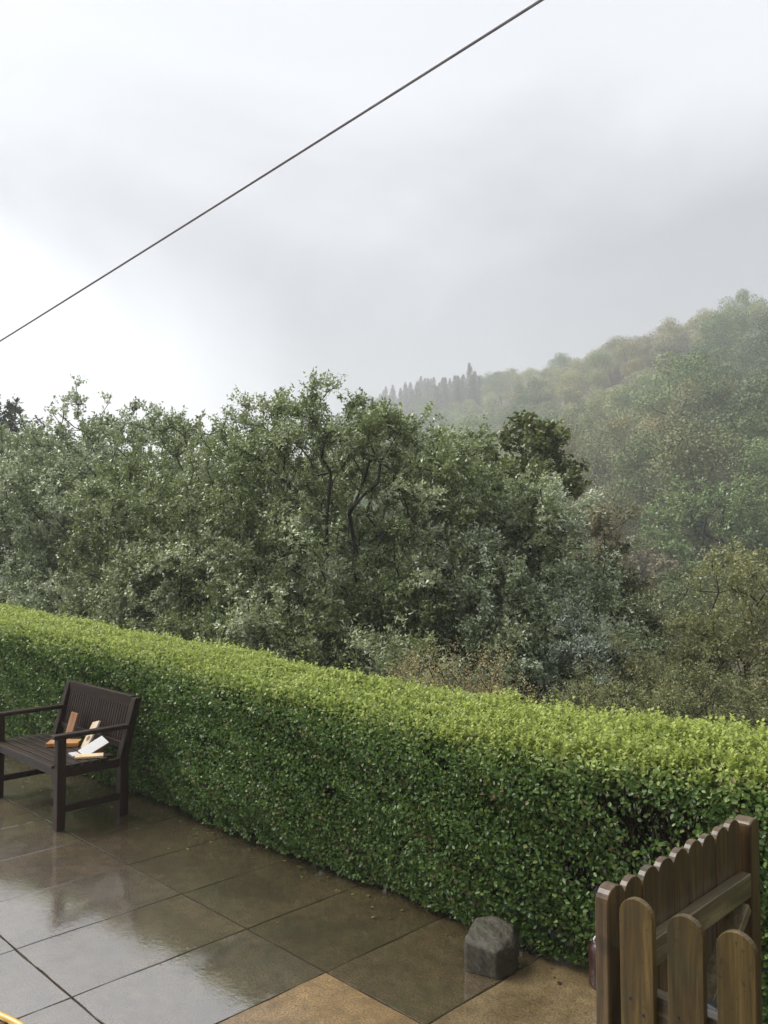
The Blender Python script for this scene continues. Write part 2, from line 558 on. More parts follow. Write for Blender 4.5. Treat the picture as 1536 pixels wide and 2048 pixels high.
def build_ground():
    def lines(lo, hi, n, c=0.0):
        t = np.linspace(-1, 1, n)
        s = np.sinh(3.2 * t) / np.sinh(3.2)
        return np.where(s < 0, c + s * (c - lo), c + s * (hi - c))
    xs = lines(-420, 420, 170); ys = lines(-90, 640, 190, 6.0)
    X, Y = np.meshgrid(xs, ys)
    Z = terrain(X, Y)
    V = np.stack([X, Y, Z], -1).reshape(-1, 3)
    nx, ny = len(xs), len(ys)
    i = (np.arange(ny - 1)[:, None] * nx + np.arange(nx - 1)[None]).ravel()
    F = np.stack([i, i + 1, i + nx + 1, i + nx], 1)
    o = fast_mesh('hillside', V, F, None, M['ground'], smooth=True)
    tag(o, kind='structure')


build_ground()

# ------------------------------------------------------------------ patio and its slabs


def build_patio():
    ang = R(45)
    P2 = np.array([-0.684, 4.275])          # a joint crossing
    patio = box('patio', (-6.5, 7.0, -4.62, 1.20, -0.12, -0.011), M['mortar'], bevel=0)
    patio.location = (P2[0], P2[1], 0)
    patio.rotation_euler = (0, 0, R(-45))     # local x = along the courses (towards the gate), local y = towards the hedge
    tag(patio, kind='structure')
    # local frame: x = -E1 (towards gate), y = E2
    g = random.Random(3)
    shared = {}

    def slab_mesh(w, h):
        key = (round(w, 3), round(h, 3), g.randrange(3))
        if key in shared: return shared[key]
        t = 0.05
        b = 0.002
        outline = []
        steps = 6
        cs = [(b, b), (w - b, b), (w - b, h - b), (b, h - b)]
        for k in range(4):
            a, c = cs[k], cs[(k + 1) % 4]
            for s in range(steps):
                f = s / steps
                jit = g.uniform(-.0035, .0035) if s else 0
                px, py = a[0] + (c[0] - a[0]) * f, a[1] + (c[1] - a[1]) * f
                nx, ny = [(0, 1), (-1, 0), (0, -1), (1, 0)][k]
                outline.append((px + nx * jit, py + ny * jit))
        n = len(outline)
        cx, cy = w / 2, h / 2
        vs_ = [(x, y, 0.0) for x, y in outline]
        vs_ += [(x + (b if x > cx else -b) * .7, y + (b if y > cy else -b) * .5, -0.003) for x, y in outline]
        vs_ += [(x + (b if x > cx else -b) * .7, y + (b if y > cy else -b) * .5, -t) for x, y in outline]
        fs = [tuple(range(n))]
        for r_ in range(2):
            for k in range(n):
                k2 = (k + 1) % n
                fs.append((r_ * n + k2, r_ * n + k, (r_ + 1) * n + k, (r_ + 1) * n + k2))
        me = bpy.data.meshes.new('paving_slab')
        me.from_pydata(vs_, [], fs); me.update()
        shared[key] = me
        return me
    course_y = [-4.5, -3.6, -2.7, -1.8, -0.9, 0.0, 0.9]
    kinds = ['slab_grey', 'slab_brown', 'slab_grey', 'slab_brown']
    for ci, y0 in enumerate(course_y):
        wy = 0.9 if ci < 6 else 0.3
        for k in range(-10, 11):
            x0 = k * 0.6
            gap = 0.0065
            me = slab_mesh(0.6 - gap, wy - gap)
            # material by slot: sandstone coloured replacements near the gate
            mname = kinds[(k * 7 + ci * 3) % 4]
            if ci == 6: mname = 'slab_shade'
            if ci == 5: mname = 'slab_mossy' if k < 1 else 'slab_brown'
            if ci == 4 and k == 1: mname = 'slab_tan'
            if ci == 5 and k in (2, 3): mname = 'slab_sand'
            if ci == 4 and k == 2: mname = 'slab_sand'
            key = me.name + mname
            if key not in shared:
                m2 = me.copy(); m2.name = 'paving_slab'; m2.materials.append(M[mname]); shared[key] = m2
            o = bpy.data.objects.new('paving_slab', shared[key])
            link(o, patio)
            o.location = (x0 + gap / 2, y0 + gap / 2, g.uniform(-0.001, 0.0015))
            o.rotation_euler = (g.uniform(-.0022, .0022), g.uniform(-.0022, .0022), g.uniform(-.002, .002))


build_patio()


def build_bed():
    # dark soil and leaf litter under the hedge
    n = 90
    V, F = [], []
    for i in range(n + 1):
        x = -7 + 14 * i / n
        for k, y in enumerate((1.201, 1.26, 1.35, 1.5, 1.8, 2.4)):
            V.append((x, y, -.012 + .03 * math.sin(i * 1.7 + k) * (k > 0) + (.02 if 0 < k < 4 else -.03 * (k > 3)))) 
    for i in range(n):
        for k in range(5):
            a = i * 6 + k
            F.append((a, a + 6, a + 7, a + 1))
    V2 = [(x, y, -.2) for x, y, z in V]
    o = mesh_obj('soil_bed', V, F, M['soil'], None, smooth=True)
    o.location = (-0.684, 4.275, 0); o.rotation_euler = (0, 0, R(-45))
    tag(o, kind='structure')


build_bed()

# ------------------------------------------------------------------ hedge


def hz(s):      # height of the back edge of the hedge top
    return np.interp(s, [-12, -10, -8.2, -6.6, -5, -3.9, -2.9, -2.0, -1, 1, 3],
                     [1.30, 1.28, 1.22, 1.14, 1.085, 1.05, 1.0, 1.0, 1.035, 1.06, 1.06])


def vnoise(p, f, seed=0):
    """cheap smooth noise, roughly -1..1"""
    p = np.asarray(p) * f
    a = np.sin(p[..., 0] * 1.7 + p[..., 1] * 2.3 + seed) + np.sin(p[..., 1] * 1.9 - p[..., 2] * 2.7 + 1.3 * seed + 1)
    b = np.sin(p[..., 2] * 2.1 + p[..., 0] * 2.9 + 2 * seed + 2) + np.sin((p[..., 0] + p[..., 1] + p[..., 2]) * 3.1 + seed)
    return (a + b) / 3.0


def hedge_point(s, v, depth):
    """s along the hedge, v 0..1 runs up the front face, over the top, and 0.15 down the back; depth inwards"""
    T = 0.66
    hb = hz(s); hf = hb - 0.055
    zlo = 0.02
    face_h = hf - zlo
    per = face_h + T + 0.22
    a = v * per
    r = 0.07
    z = np.empty_like(s); d = np.empty_like(s); nd = np.empty_like(s); nz = np.empty_like(s)
    f = a < face_h
    z[f] = (zlo + a)[f]
    q = (a / face_h)
    d[f] = (0.045 * (1 - q) ** 3 - 0.06 * np.sin(np.pi * np.clip(q, 0, 1)) + 0.02)[f]
    nd[f] = -1; nz[f] = (0.15 + 0.0 * s)[f]
    top = (~f) & (a < face_h + T)
    u = (a - face_h) / T
    z[top] = (hf + (hb - hf) * u + 0.03 * np.sin(np.pi * np.clip(u, 0, 1)))[top]
    d[top] = (0.02 + T * u)[top]
    nd[top] = 0; nz[top] = 1
    bk = (~f) & (~top)
    z[bk] = (hb - (a - face_h - T))[bk]; d[bk] = T + 0.02; nd[bk] = 1; nz[bk] = 0.1
    # round the shoulder
    sh = np.exp(-((a - face_h) / r) ** 2)
    z = z - 0.035 * sh; d = d + 0.03 * sh
    nd = nd - 0.8 * sh * top; nz = nz + 0.8 * sh * f
    n3 = np.stack([HN[0] * nd, HN[1] * nd, nz], -1); n3 = unit(n3)
    d = d - 0.10 * smooth(-3.4, -1.9, s) * np.where(nd > 0.5, 0.0, 1.0)
    d = d + 0.20 * smooth(-4.0, -5.5, s) * np.where(nd > 0.5, 0.2, 1.0)
    base = HN[None] * (HD + d)[:, None] + HU[None] * s[:, None]
    P = np.stack([base[:, 0], base[:, 1], z], -1)
    bul = 0.045 * vnoise(P, 2.6, 1.0) + 0.03 * vnoise(P, 7.0, 4.0) + 0.012 * vnoise(P, 17.0, 2.0)
    bul = np.where(top, 0.45 * bul, bul)
    P = P + n3 * (bul - depth)[:, None]
    P[:, 2] = np.maximum(P[:, 2], 0.03)
    return P, n3, f, top


def build_hedge():
    root = empty('privet_hedge', (-0.5, 5.2, 0))
    tag(root, 'long clipped privet hedge with bright green top along the wet patio', 'hedge')
    inv = Matrix.Translation((0.5, -5.2, 0))
    OFF = np.array([0.5, -5.2, 0.0])
    Vs, Fs, Cs = [], [], []
    Vn, Fn, Cn = [], [], []
    nv = 0; nn = 0
    # density grows towards the gate end, where leaves show largest
    segs = [(-10.8, -8, 6500, 1.3, 'quad'), (-8, -5.2, 15000, .92, 'quad'), (-5.2, -3.0, 22000, 0.80, 'quad'), (-3.0, -1.9, 19000, .82, True), (-1.9, 0.6, 14000, .84, True)]
    for s0, s1, dens, sz, rnd in segs:
        n = int((s1 - s0) * 1.88 * dens)
        s = rng.uniform(s0, s1, n); v = rng.uniform(0, 1, n)
        dep = rng.exponential(0.055, n) - 0.012
        P, N, f, top = hedge_point(s, v, dep)
        # holes in the face where the dark inside shows
        hole = vnoise(P, 5.5, 9.0) + 0.6 * vnoise(P, 13, 2.0)
        keep = ~(f & (hole > 0.72) & (dep < 0.16) & (rng.random(n) < 0.88))
        # big hollow behind the gate
        hc = HN * (HD) + HU * (-1.42)
        hol = ((P[:, 0] - hc[0]) ** 2 + (P[:, 1] - hc[1]) ** 2) / 0.30 ** 2 + ((P[:, 2] - 0.68) / 0.20) ** 2
        keep &= ~(f & (hol < 1) & (dep < 0.2) & (rng.random(n) < 0.62))
        P, N, f, top, dep = P[keep], N[keep], f[keep], top[keep], dep[keep]
        n = len(P)
        # clusters of leaves share an outward lean
        lean = np.stack([vnoise(P, 17, 1), vnoise(P, 17, 5), vnoise(P, 17, 8)], -1)
        ax = unit(N * 0.55 + rng.normal(size=(n, 3)) * 0.75 + lean * 0.5 + np.array([0, 0, 0.25]))
        nr = unit(N * 0.9 + rng.normal(size=(n, 3)) * 0.6 + np.array([0, 0, 0.35]))
        L = rng.uniform(0.020, 0.035, n) * sz; W = L * rng.uniform(0.55, 0.7, n)
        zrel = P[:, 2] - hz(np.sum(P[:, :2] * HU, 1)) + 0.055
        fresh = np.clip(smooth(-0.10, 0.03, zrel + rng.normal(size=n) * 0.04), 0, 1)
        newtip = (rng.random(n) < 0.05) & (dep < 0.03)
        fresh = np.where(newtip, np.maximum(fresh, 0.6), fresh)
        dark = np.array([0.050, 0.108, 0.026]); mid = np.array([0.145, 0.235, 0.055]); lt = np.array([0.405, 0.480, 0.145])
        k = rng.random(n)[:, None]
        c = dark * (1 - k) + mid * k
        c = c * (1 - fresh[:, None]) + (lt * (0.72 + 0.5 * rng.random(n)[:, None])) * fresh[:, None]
        tw = (rng.random(n) < np.where(vnoise(P, 4.3, 6.0) > .55, 0.10, 0.025))
        c[tw] = np.array([0.20, 0.15, 0.07]) * (0.5 + rng.random((tw.sum(), 1)))
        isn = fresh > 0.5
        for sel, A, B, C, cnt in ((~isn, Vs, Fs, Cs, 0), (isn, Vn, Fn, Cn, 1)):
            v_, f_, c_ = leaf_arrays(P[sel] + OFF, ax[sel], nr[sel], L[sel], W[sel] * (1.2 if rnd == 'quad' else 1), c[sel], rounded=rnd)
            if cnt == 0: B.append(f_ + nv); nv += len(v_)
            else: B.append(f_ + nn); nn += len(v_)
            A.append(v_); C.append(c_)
    # upright soft shoots along the top, taller at the gate end
    m = 2600
    s = np.concatenate([rng.uniform(-10, .6, m), rng.uniform(-2.6, .6, 1300)])
    u = rng.uniform(0, 1, len(s))
    v = (hz(s) - 0.105 + 0.66 * u) / (hz(s) - 0.105 + 0.66 + 0.22)
    P, N, f, top = hedge_point(s, v, np.full(len(s), 0.01))
    hgt = rng.gamma(2.0, 0.012, len(s)) + 0.012 + np.where(s > -2.6, 0.018, 0)
    pts = []
    for j in range(5):
        t = (j + 1) / 5
        q = P + np.array([0, 0, 1.0]) * (hgt * t)[:, None]
        for sg in (-1, 1):
            a = rng.uniform(0, 6.28, len(s))
            ax = np.stack([np.cos(a), np.sin(a), np.full(len(s), 0.9)], -1)
            nr = np.stack([-np.cos(a), -np.sin(a), np.full(len(s), 0.9)], -1)
            L = rng.uniform(0.016, 0.026, len(s)); W = L * 0.5
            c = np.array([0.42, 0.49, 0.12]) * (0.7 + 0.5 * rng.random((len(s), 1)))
            v_, f_, c_ = leaf_arrays(q + OFF, ax, nr, L, W * 1.2, c, rounded='quad')
            Vn.append(v_); Fn.append(f_ + nn); Cn.append(c_); nn += len(v_)
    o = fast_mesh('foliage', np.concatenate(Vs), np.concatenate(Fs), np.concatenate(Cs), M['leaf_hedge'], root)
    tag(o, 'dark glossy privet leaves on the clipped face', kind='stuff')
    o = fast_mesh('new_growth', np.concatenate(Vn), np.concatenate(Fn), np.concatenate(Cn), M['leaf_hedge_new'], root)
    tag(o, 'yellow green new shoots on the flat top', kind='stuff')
    # woody inside: stems and twigs
    sV, sF = [], []
    cnt = 0

    def sticks(A, B, ra, rb, k=4):
        nonlocal cnt
        d = unit(B - A); sd = unit(np.cross(d, np.array([0.3, 0.5, 0.8]))); up = np.cross(sd, d)
        n = len(A)
        V = np.empty((n, 2 * k, 3))
        for i in range(k):
            a = 2 * math.pi * i / k
            off = sd * math.cos(a) + up * math.sin(a)
            V[:, i] = A + off * np.asarray(ra).reshape(-1, 1); V[:, k + i] = B + off * np.asarray(rb).reshape(-1, 1)
        b = (np.arange(n) * 2 * k)[:, None]
        F = np.concatenate([b + np.array([i, (i + 1) % k, k + (i + 1) % k, k + i])[None] for i in range(k)], 0)
        sV.append(V.reshape(-1, 3)); sF.append(F + cnt); cnt += n * 2 * k
    n = 80
    s = np.linspace(-11, .7, n) + rng.normal(size=n) * .05
    b = HN[None] * (HD + 0.34 + rng.normal(size=n) * .05)[:, None] + HU[None] * s[:, None]
    A = np.stack([b[:, 0], b[:, 1], np.full(n, -0.1)], -1); B = A + np.stack([rng.normal(size=n) * .05, rng.normal(size=n) * .05, rng.uniform(.3, .5, n)], -1)
    sticks(A + OFF, B + OFF, np.full(n, .016), np.full(n, .011), 6)
    for j in range(26):
        i = rng.integers(0, n, n)
        tgt, _, _, _ = hedge_point(np.clip(s[i] + rng.normal(size=n) * .22, -10.8, .6), rng.uniform(0.04, 0.85, n), rng.uniform(0.0, 0.14, n))
        st = A[i] + (B[i] - A[i]) * rng.uniform(.5, 1, (n, 1))
        mid = (st + tgt) / 2 + rng.normal(size=(n, 3)) * .03
        sticks(st + OFF, mid + OFF, np.full(n, .006), np.full(n, .004)); sticks(mid + OFF, tgt + OFF, np.full(n, .004), np.full(n, .002))
    fast_mesh('stems', np.concatenate(sV), np.concatenate(sF), None, M['stem'], root)
    # core of larger, darker leaves that blocks the view through
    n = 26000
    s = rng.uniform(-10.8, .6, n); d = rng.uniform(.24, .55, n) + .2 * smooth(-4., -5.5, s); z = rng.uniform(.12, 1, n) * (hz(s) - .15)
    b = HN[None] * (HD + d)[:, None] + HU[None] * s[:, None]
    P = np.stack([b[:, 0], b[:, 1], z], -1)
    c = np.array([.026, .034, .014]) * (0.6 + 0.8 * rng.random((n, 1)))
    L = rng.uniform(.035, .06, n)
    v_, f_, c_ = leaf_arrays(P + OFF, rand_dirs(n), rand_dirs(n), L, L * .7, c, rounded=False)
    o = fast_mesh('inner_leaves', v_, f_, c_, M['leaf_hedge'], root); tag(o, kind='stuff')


build_hedge()

# ------------------------------------------------------------------ trees


def tree_skeleton(base, trunk_top, targets, bf=0.35, g=None):
    """nodes (n,3), parent index; minimum spanning growth that favours short paths to the root"""
    g = g or rng
    base = np.array(base, float); tt = np.array(trunk_top, float)
    k = 7
    nodes = []; par = []; plen = []
    for i in range(k):
        t = i / (k - 1)
        p = base + (tt - base) * t + np.append(g.normal(size=2) * 0.07 * np.sin(math.pi * t), 0)
        nodes.append(p); par.append(i - 1); plen.append(0 if i == 0 else plen[-1] + np.linalg.norm(p - nodes[-2]))
    T = np.array(targets)
    n = len(T)
    best = np.full(n, 1e9); bp = np.zeros(n, int)
    for j in range(2, k):
        d = np.linalg.norm(T - nodes[j], axis=1) + bf * plen[j]
        m = d < best; best[m] = d[m]; bp[m] = j
    alive = np.ones(n, bool)
    for _ in range(n):
        i = int(np.argmin(np.where(alive, best, 1e9)))
        alive[i] = False
        a = nodes[bp[i]]; p = T[i]
        d = np.linalg.norm(p - a)
        pi = bp[i]
        if d > 0.35:
            midp = (a + p) / 2 + g.normal(size=3) * d * 0.10 + np.array([0, 0, -0.05 * d])
            nodes.append(midp); par.append(pi); plen.append(plen[pi] + d / 2); pi = len(nodes) - 1
        nodes.append(p); par.append(pi); plen.append(plen[pi] + d / (2 if d > .35 else 1))
        j = len(nodes) - 1
        dd = np.linalg.norm(T - p, axis=1) + bf * plen[j]
        m = alive & (dd < best); best[m] = dd[m]; bp[m] = j
    return np.array(nodes), np.array(par)


def skeleton_mesh(nodes, par, r_tip, r_pow, seg=5, rmax=1.0):
    n = len(nodes)
    cnt = np.zeros(n)
    ch = np.zeros(n, int)
    for i in range(n):
        if par[i] >= 0: ch[par[i]] += 1
    cnt[ch == 0] = 1
    for i in range(n - 1, 0, -1):
        cnt[par[i]] += cnt[i]
    rad = np.minimum(r_tip * np.maximum(cnt, 1) ** r_pow, rmax)
    c = np.arange(1, n); p = par[1:]
    A, B = nodes[p], nodes[c]
    ra = np.minimum(rad[p], rad[c] * 1.35); rb = rad[c]
    d = unit(B - A); sd = unit(np.cross(d, np.array([0.31, 0.52, 0.79]))); up = np.cross(sd, d)
    A = A - d * (ra * .3)[:, None]
    V = np.empty((len(c), 2 * seg, 3))
    for i in range(seg):
        a = 2 * math.pi * i / seg
        off = sd * math.cos(a) + up * math.sin(a)
        V[:, i] = A + off * ra[:, None]; V[:, seg + i] = B + off * rb[:, None]
    b = (np.arange(len(c)) * 2 * seg)[:, None]
    F = [b + np.array([i, (i + 1) % seg, seg + (i + 1) % seg, seg + i])[None] for i in range(seg)]
    F = np.stack(F, 1)           # edges, seg, 4
    return V, F, rad[c], ch, rad


def clump_points(ells, n, nclump, sig, g, hollow=None):
    """points in clumps that fill the shells of ellipsoids (c, r)"""
    vol = np.array([e[3] * e[4] * e[5] for e in ells]) ** (2 / 3)
    w = vol / vol.sum()
    cs = []
    for k in g.choice(len(ells), nclump, p=w):
        e = ells[k]
        d = unit(g.normal(size=3)); r = g.uniform(0.30, 1) ** (1 / 2.2)
        cs.append(np.array(e[:3]) + d * r * np.array(e[3:6]))
    cs = np.array(cs)
    pick = g.integers(0, nclump, n)
    P = cs[pick] + g.normal(size=(n, 3)) * sig * np.array([1, 1, .75])
    return P, pick


def leafy_tree(name, label, base, trunk_top, ells, n_pts, nclump, sig, leaf_n, leaf_L, leaf_W, cols, mat, bark,
               seed, wind=(0.40, 0, 0.1), twig=0.23, pale=0.12, pale_col=(.50, .55, .38), r_tip=0.008, r_pow=0.42, group=None, cat='tree',
               keep=None, droop=0.0, rounded='tri', extra_pts=None, up=0.25):
    g = np.random.default_rng(seed)
    root = empty(name, tuple(base))
    tag(root, label, cat, group)
    OFF = -np.array(base, float)
    P, pick = clump_points(ells, n_pts, nclump, sig, g)
    ok = P[:, 2] > terrain(P[:, 0], P[:, 1]) + 0.15
    # stay clear of the hedge and the patio
    ok &= (P[:, 0] * HN[0] + P[:, 1] * HN[1]) > HD + 1.0
    if keep is not None: ok &= keep(P, g)
    P = P[ok]; pick = pick[ok]
    if extra_pts is not None:
        P = np.concatenate([P, extra_pts]); pick = np.concatenate([pick, np.arange(len(extra_pts)) + nclump])
    nodes, par = tree_skeleton(base, trunk_top, P, g=g)
    V, F, r_e, ch, rad = skeleton_mesh(nodes, par, r_tip, r_pow)
    big = r_e > max(0.035, r_tip * 3.5)
    for nm, sel in (('trunk', big), ('branches', ~big)):
        if sel.sum() == 0: continue
        o = fast_mesh(nm, V.reshape(-1, 3) + OFF, F[sel].reshape(-1, 4), None, bark, root, smooth=True)
        if nm == 'branches': tag(o, kind='stuff')
    # leaves on twigs round every crown point and along the outer branches
    thin_ = np.where((rad < r_tip * 2.3) & (ch > 0) & (g.random(len(nodes)) < .75))[0]
    thin_ = thin_[thin_ > 8]
    if len(thin_):
        Pm = nodes[thin_]
        near = np.array([int(np.argmin(np.sum((P - q) ** 2, 1))) for q in Pm])
        leaf_n = max(20, int(leaf_n * len(P) / (len(P) + len(Pm)) * 1.04))
        P = np.concatenate([P, Pm]); pick = np.concatenate([pick, pick[near]])
    n = len(P)
    j = np.repeat(np.arange(n), leaf_n)
    tw_per = 5
    tdir_c = {}
    cen = np.mean(P, 0)
    outw = unit(P - (np.array(trunk_top) * 0.5 + cen * 0.5))
    wind = np.array(wind)
    tw = unit(outw[:, None, :] * 0.7 + g.normal(size=(n, tw_per, 3)) * 0.75 + wind + np.array([0, 0, up - droop]))
    k = g.integers(0, tw_per, len(j))
    D = tw[j, k]
    t = g.uniform(0.05, 1, len(j))
    tl = twig * g.uniform(0.6, 1.3, (n, tw_per))[j, k]
    pos = P[j] + D * (t * tl)[:, None] + g.normal(size=(len(j), 3)) * 0.02
    pos[:, 2] -= droop * 0.3 * t ** 2 * tl
    ax = unit(D * 0.55 + g.normal(size=(len(j), 3)) * 0.75 + wind * 0.4)
    nr = unit(g.normal(size=(len(j), 3)) * 0.7 + np.array([0, 0, 0.8]) + outw[j] * 0.4)
    L = leaf_L * g.uniform(0.6, 1.25, len(j)); W = leaf_W * g.uniform(0.75, 1.2, len(j))
    cols = np.array(cols)
    clumpcol = g.random(nclump + (0 if extra_pts is None else len(extra_pts)))
    f = np.clip(clumpcol[pick[j]] * 0.6 + g.random(len(j)) * 0.5, 0, 0.999) * (len(cols) - 1)
    i0 = f.astype(int); fr = (f - i0)[:, None]
    c = cols[i0] * (1 - fr) + cols[np.minimum(i0 + 1, len(cols) - 1)] * fr
    c = c * (0.75 + 0.5 * g.random((len(j), 1)))
    pf = clumpcol[pick[j]] > 0.62
    ip = (g.random(len(j)) < np.where(pf, pale * 2.6, pale * 0.5))
    c[ip] = np.array(pale_col) * (0.7 + 0.5 * g.random((ip.sum(), 1)))
    v_, f_, c_ = leaf_arrays(pos + OFF, ax, nr, L, W, c, rounded=rounded, curl=0.18)
    o = fast_mesh('crown', v_, f_, c_, mat, root)
    tag(o, kind='stuff')
    return root


def gz(x, y): return float(terrain(x, y))


WCOL = [(.098, .130, .046), (.178, .226, .082), (.275, .325, .13), (.37, .41, .19)]
GCOL = [(.098, .134, .060), (.180, .232, .106), (.28, .332, .165), (.37, .42, .235)]


def build_near_trees():
    gw = 'willows behind the hedge'
    # main willow with its open forked trunk
    hollow_c = np.array([-0.75, 10.6, 1.75])

    def keep_w(P, g):
        d = ((P[:, 0] - hollow_c[0]) / 1.1) ** 2 + ((P[:, 1] - hollow_c[1]) / 1.9) ** 2 + ((P[:, 2] - 2.25) / 0.95) ** 2
        return ~((d < 1) & (g.random(len(P)) < 0.70))
    leafy_tree('willow_tree', 'broad goat willow with dark forked trunk rising directly behind the hedge', (-.85, 12.0, gz(-.85, 12.0)), (-.82, 12.0, 2.2),
               [(-.8, 12.0, 2.30, 2.3, 1.9, 1.80), (.5, 11.8, 2.0, 1.9, 1.7, 1.5), (-1.2, 11.6, .6, 1.9, 1.5, 1.4), (.6, 11.2, .2, 1.8, 1.3, 1.3)],
               2100, 380, .20, 142, .054, .040, WCOL, M['leaf_willow'], M['bark'], 11, keep=keep_w, pale=.20, r_tip=.0065)
    leafy_tree('willow_tree', 'pale leaved willow sloping down beside the round yellow green birch', (1.75, 11.8, gz(1.75, 11.8)), (1.7, 11.7, .9),
               [(1.55, 11.5, 1.35, 1.35, 1.2, 1.45), (2.25, 11.3, .75, .95, 1.0, 1.35), (1.3, 11.0, .1, 1.5, 1.0, .9), (2.6, 11.0, .1, .9, .9, .9)],
               1200, 210, .18, 134, .053, .039, GCOL, M['leaf_willow'], M['bark'], 12, pale=.30, pale_col=(.54, .59, .43), r_tip=.0065)
    leafy_tree('willow_tree', 'dense shady willow between the forked willow and grey green willows', (-3.0, 13.6, gz(-3.0, 13.6)), (-2.9, 13.6, 1.6),
               [(-2.9, 13.6, 2.2, 1.9, 1.7, 1.75), (-2.2, 13.0, 1.1, 1.7, 1.5, 1.5), (-2.6, 12.8, .1, 2.2, 1.3, 1.2), (-3.8, 13.8, 1.2, 1.3, 1.5, 1.6)],
               1780, 320, .21, 124, .058, .044, WCOL, M['leaf_willow'], M['bark'], 13, pale=.16, r_tip=.0065)
    leafy_tree('willow_tree', 'grey green willow with loose sprigs along its top', (-5.4, 16.2, gz(-5.4, 16.2)), (-5.3, 16.2, 1.8),
               [(-5.2, 16.2, 2.7, 2.0, 1.8, 2.0), (-4.6, 15.6, 1.2, 2.0, 1.6, 1.7), (-5.0, 15.2, .0, 2.3, 1.5, 1.4)],
               1600, 290, .23, 103, .067, .050, GCOL, M['leaf_willow'], M['bark'], 14, pale=.26, r_tip=.007)
    leafy_tree('willow_tree', 'tall grey green willow overlapped by the one with loose sprigs', (-8.0, 18.6, gz(-8., 18.6)), (-7.9, 18.6, 1.8),
               [(-7.8, 18.6, 2.4, 2.6, 1.9, 2.1), (-7.2, 18.0, .9, 2.3, 1.8, 1.8), (-7.4, 17.2, -.4, 2.3, 1.6, 1.5)],
               1300, 240, .26, 96, .080, .060, GCOL, M['leaf_willow'], M['bark'], 15, pale=.26, r_tip=.007)
    leafy_tree('willow_tree', 'pale blue green willow at the far end of the hedge', (-10.8, 21.0, gz(-10.8, 21.)), (-10.7, 21.0, 1.6),
               [(-10.3, 21.0, 2.4, 2.4, 2.0, 2.2), (-10.2, 20.2, .4, 2.4, 2.0, 2.0)],
               900, 95, .30, 90, .092, .068, GCOL, M['leaf_willow'], M['bark'], 16, pale=.28, r_tip=.008)
    leafy_tree('sallow_tree', 'shaded sallow filling the gap behind the forked willow', (-.2, 15.4, gz(-.2, 15.4)), (-.2, 15.4, .6),
               [(-.3, 15.4, 2.0, 2.2, 1.3, 2.0), (-1.8, 15.6, 1.7, 1.8, 1.3, 1.9), (1.2, 15.2, .9, 1.6, 1.2, 1.6)],
               760, 95, .28, 64, .09, .066, WCOL, M['leaf_willow'], M['bark'], 29, pale=.10, r_tip=.007)
    leafy_tree('sallow_tree', 'shaded sallow filling the gap behind the grey green willows', (-6.2, 21.0, gz(-6.2, 21.0)), (-6.2, 21.0, .8),
               [(-6.9, 21.0, 2.9, 2.4, 1.3, 1.9), (-9.0, 22.4, 2.6, 2.4, 1.3, 2.1), (-4.0, 19.6, 1.8, 2.2, 1.3, 2.0)],
               1000, 120, .34, 64, .115, .085, GCOL, M['leaf_willow'], M['bark'], 30, pale=.12, r_tip=.008)
    leafy_tree('alder_tree', 'dark tree top showing above the far willows', (-14.6, 31.0, gz(-14.6, 31.)), (-14.5, 31.0, 4.0),
               [(-14.3, 31.0, 4.8, 1.5, 1.5, 2.6), (-14.3, 31, 3.0, 2.2, 2.0, 2.2)],
               420, 50, .35, 60, .16, .09, [(.04, .055, .03), (.06, .08, .04)], M['leaf_willow'], M['bark'], 17, pale=0.0)
    leafy_tree('oak_tree', 'dark olive green oak crown poking out behind the willows', (3.0, 16.2, gz(3., 16.2)), (3.0, 16.2, 2.0),
               [(2.45, 16.2, 3.2, .95, .9, 1.35), (3.0, 16.2, 2.6, .75, .8, .9), (2.0, 16.0, 2.3, .9, .9, 1.0), (2.8, 16.0, 1.2, 1.1, 1.0, 1.2)],
               460, 60, .20, 70, .11, .07, [(.085, .108, .030), (.14, .165, .046), (.20, .22, .07)], M['leaf_willow'], M['bark'], 18, pale=0.02, wind=(.2, 0, .1), twig=.26, rounded=True)
    leafy_tree('oak_tree', 'slim olive green tree beside the pale leaved willow', (4.25, 15.5, gz(4.25, 15.5)), (4.2, 15.5, .6),
               [(4.1, 15.5, 1.2, .40, .5, 1.35), (4.45, 15.5, .3, .6, .6, 1.0)],
               170, 26, .18, 62, .095, .055, [(.055, .066, .020), (.085, .096, .028), (.125, .125, .045)], M['leaf_willow'], M['bark'], 19, pale=0.03, wind=(.2, 0, .1), twig=.25, rounded=True)
    leafy_tree('hawthorn_tree', 'rusty brown small tree behind the pale leaved willow', (6.3, 24.0, gz(6.3, 24.)), (6.3, 24.0, .9),
               [(6.1, 24.0, 1.6, 1.0, 1.0, 1.5), (6.4, 24.0, .4, 1.2, 1.2, 1.3)],
               220, 30, .28, 56, .13, .08, [(.13, .12, .055), (.20, .175, .08), (.25, .22, .10)], M['leaf_willow'], M['bark'], 20, pale=0.02)
    # birches on the right
    BC = [(.14, .155, .058), (.215, .225, .085), (.28, .28, .115), (.34, .33, .15)]
    leafy_tree('birch_tree', 'yellow green birch with thin upright stems behind the hedge', (4.55, 10.9, gz(4.55, 10.9)), (4.45, 10.9, -.2),
               [(4.75, 10.9, .75, .95, 1.0, 1.05), (4.3, 10.7, -.2, .9, .9, 1.0), (5.2, 10.8, .2, .8, 1.0, 1.3)],
               1000, 110, .17, 64, .048, .031, BC, M['leaf_shrub'], M['stem'], 21, pale=.12, pale_col=(.36, .36, .20), twig=.22, r_tip=.0045, droop=.15, wind=(.3, 0, .05))
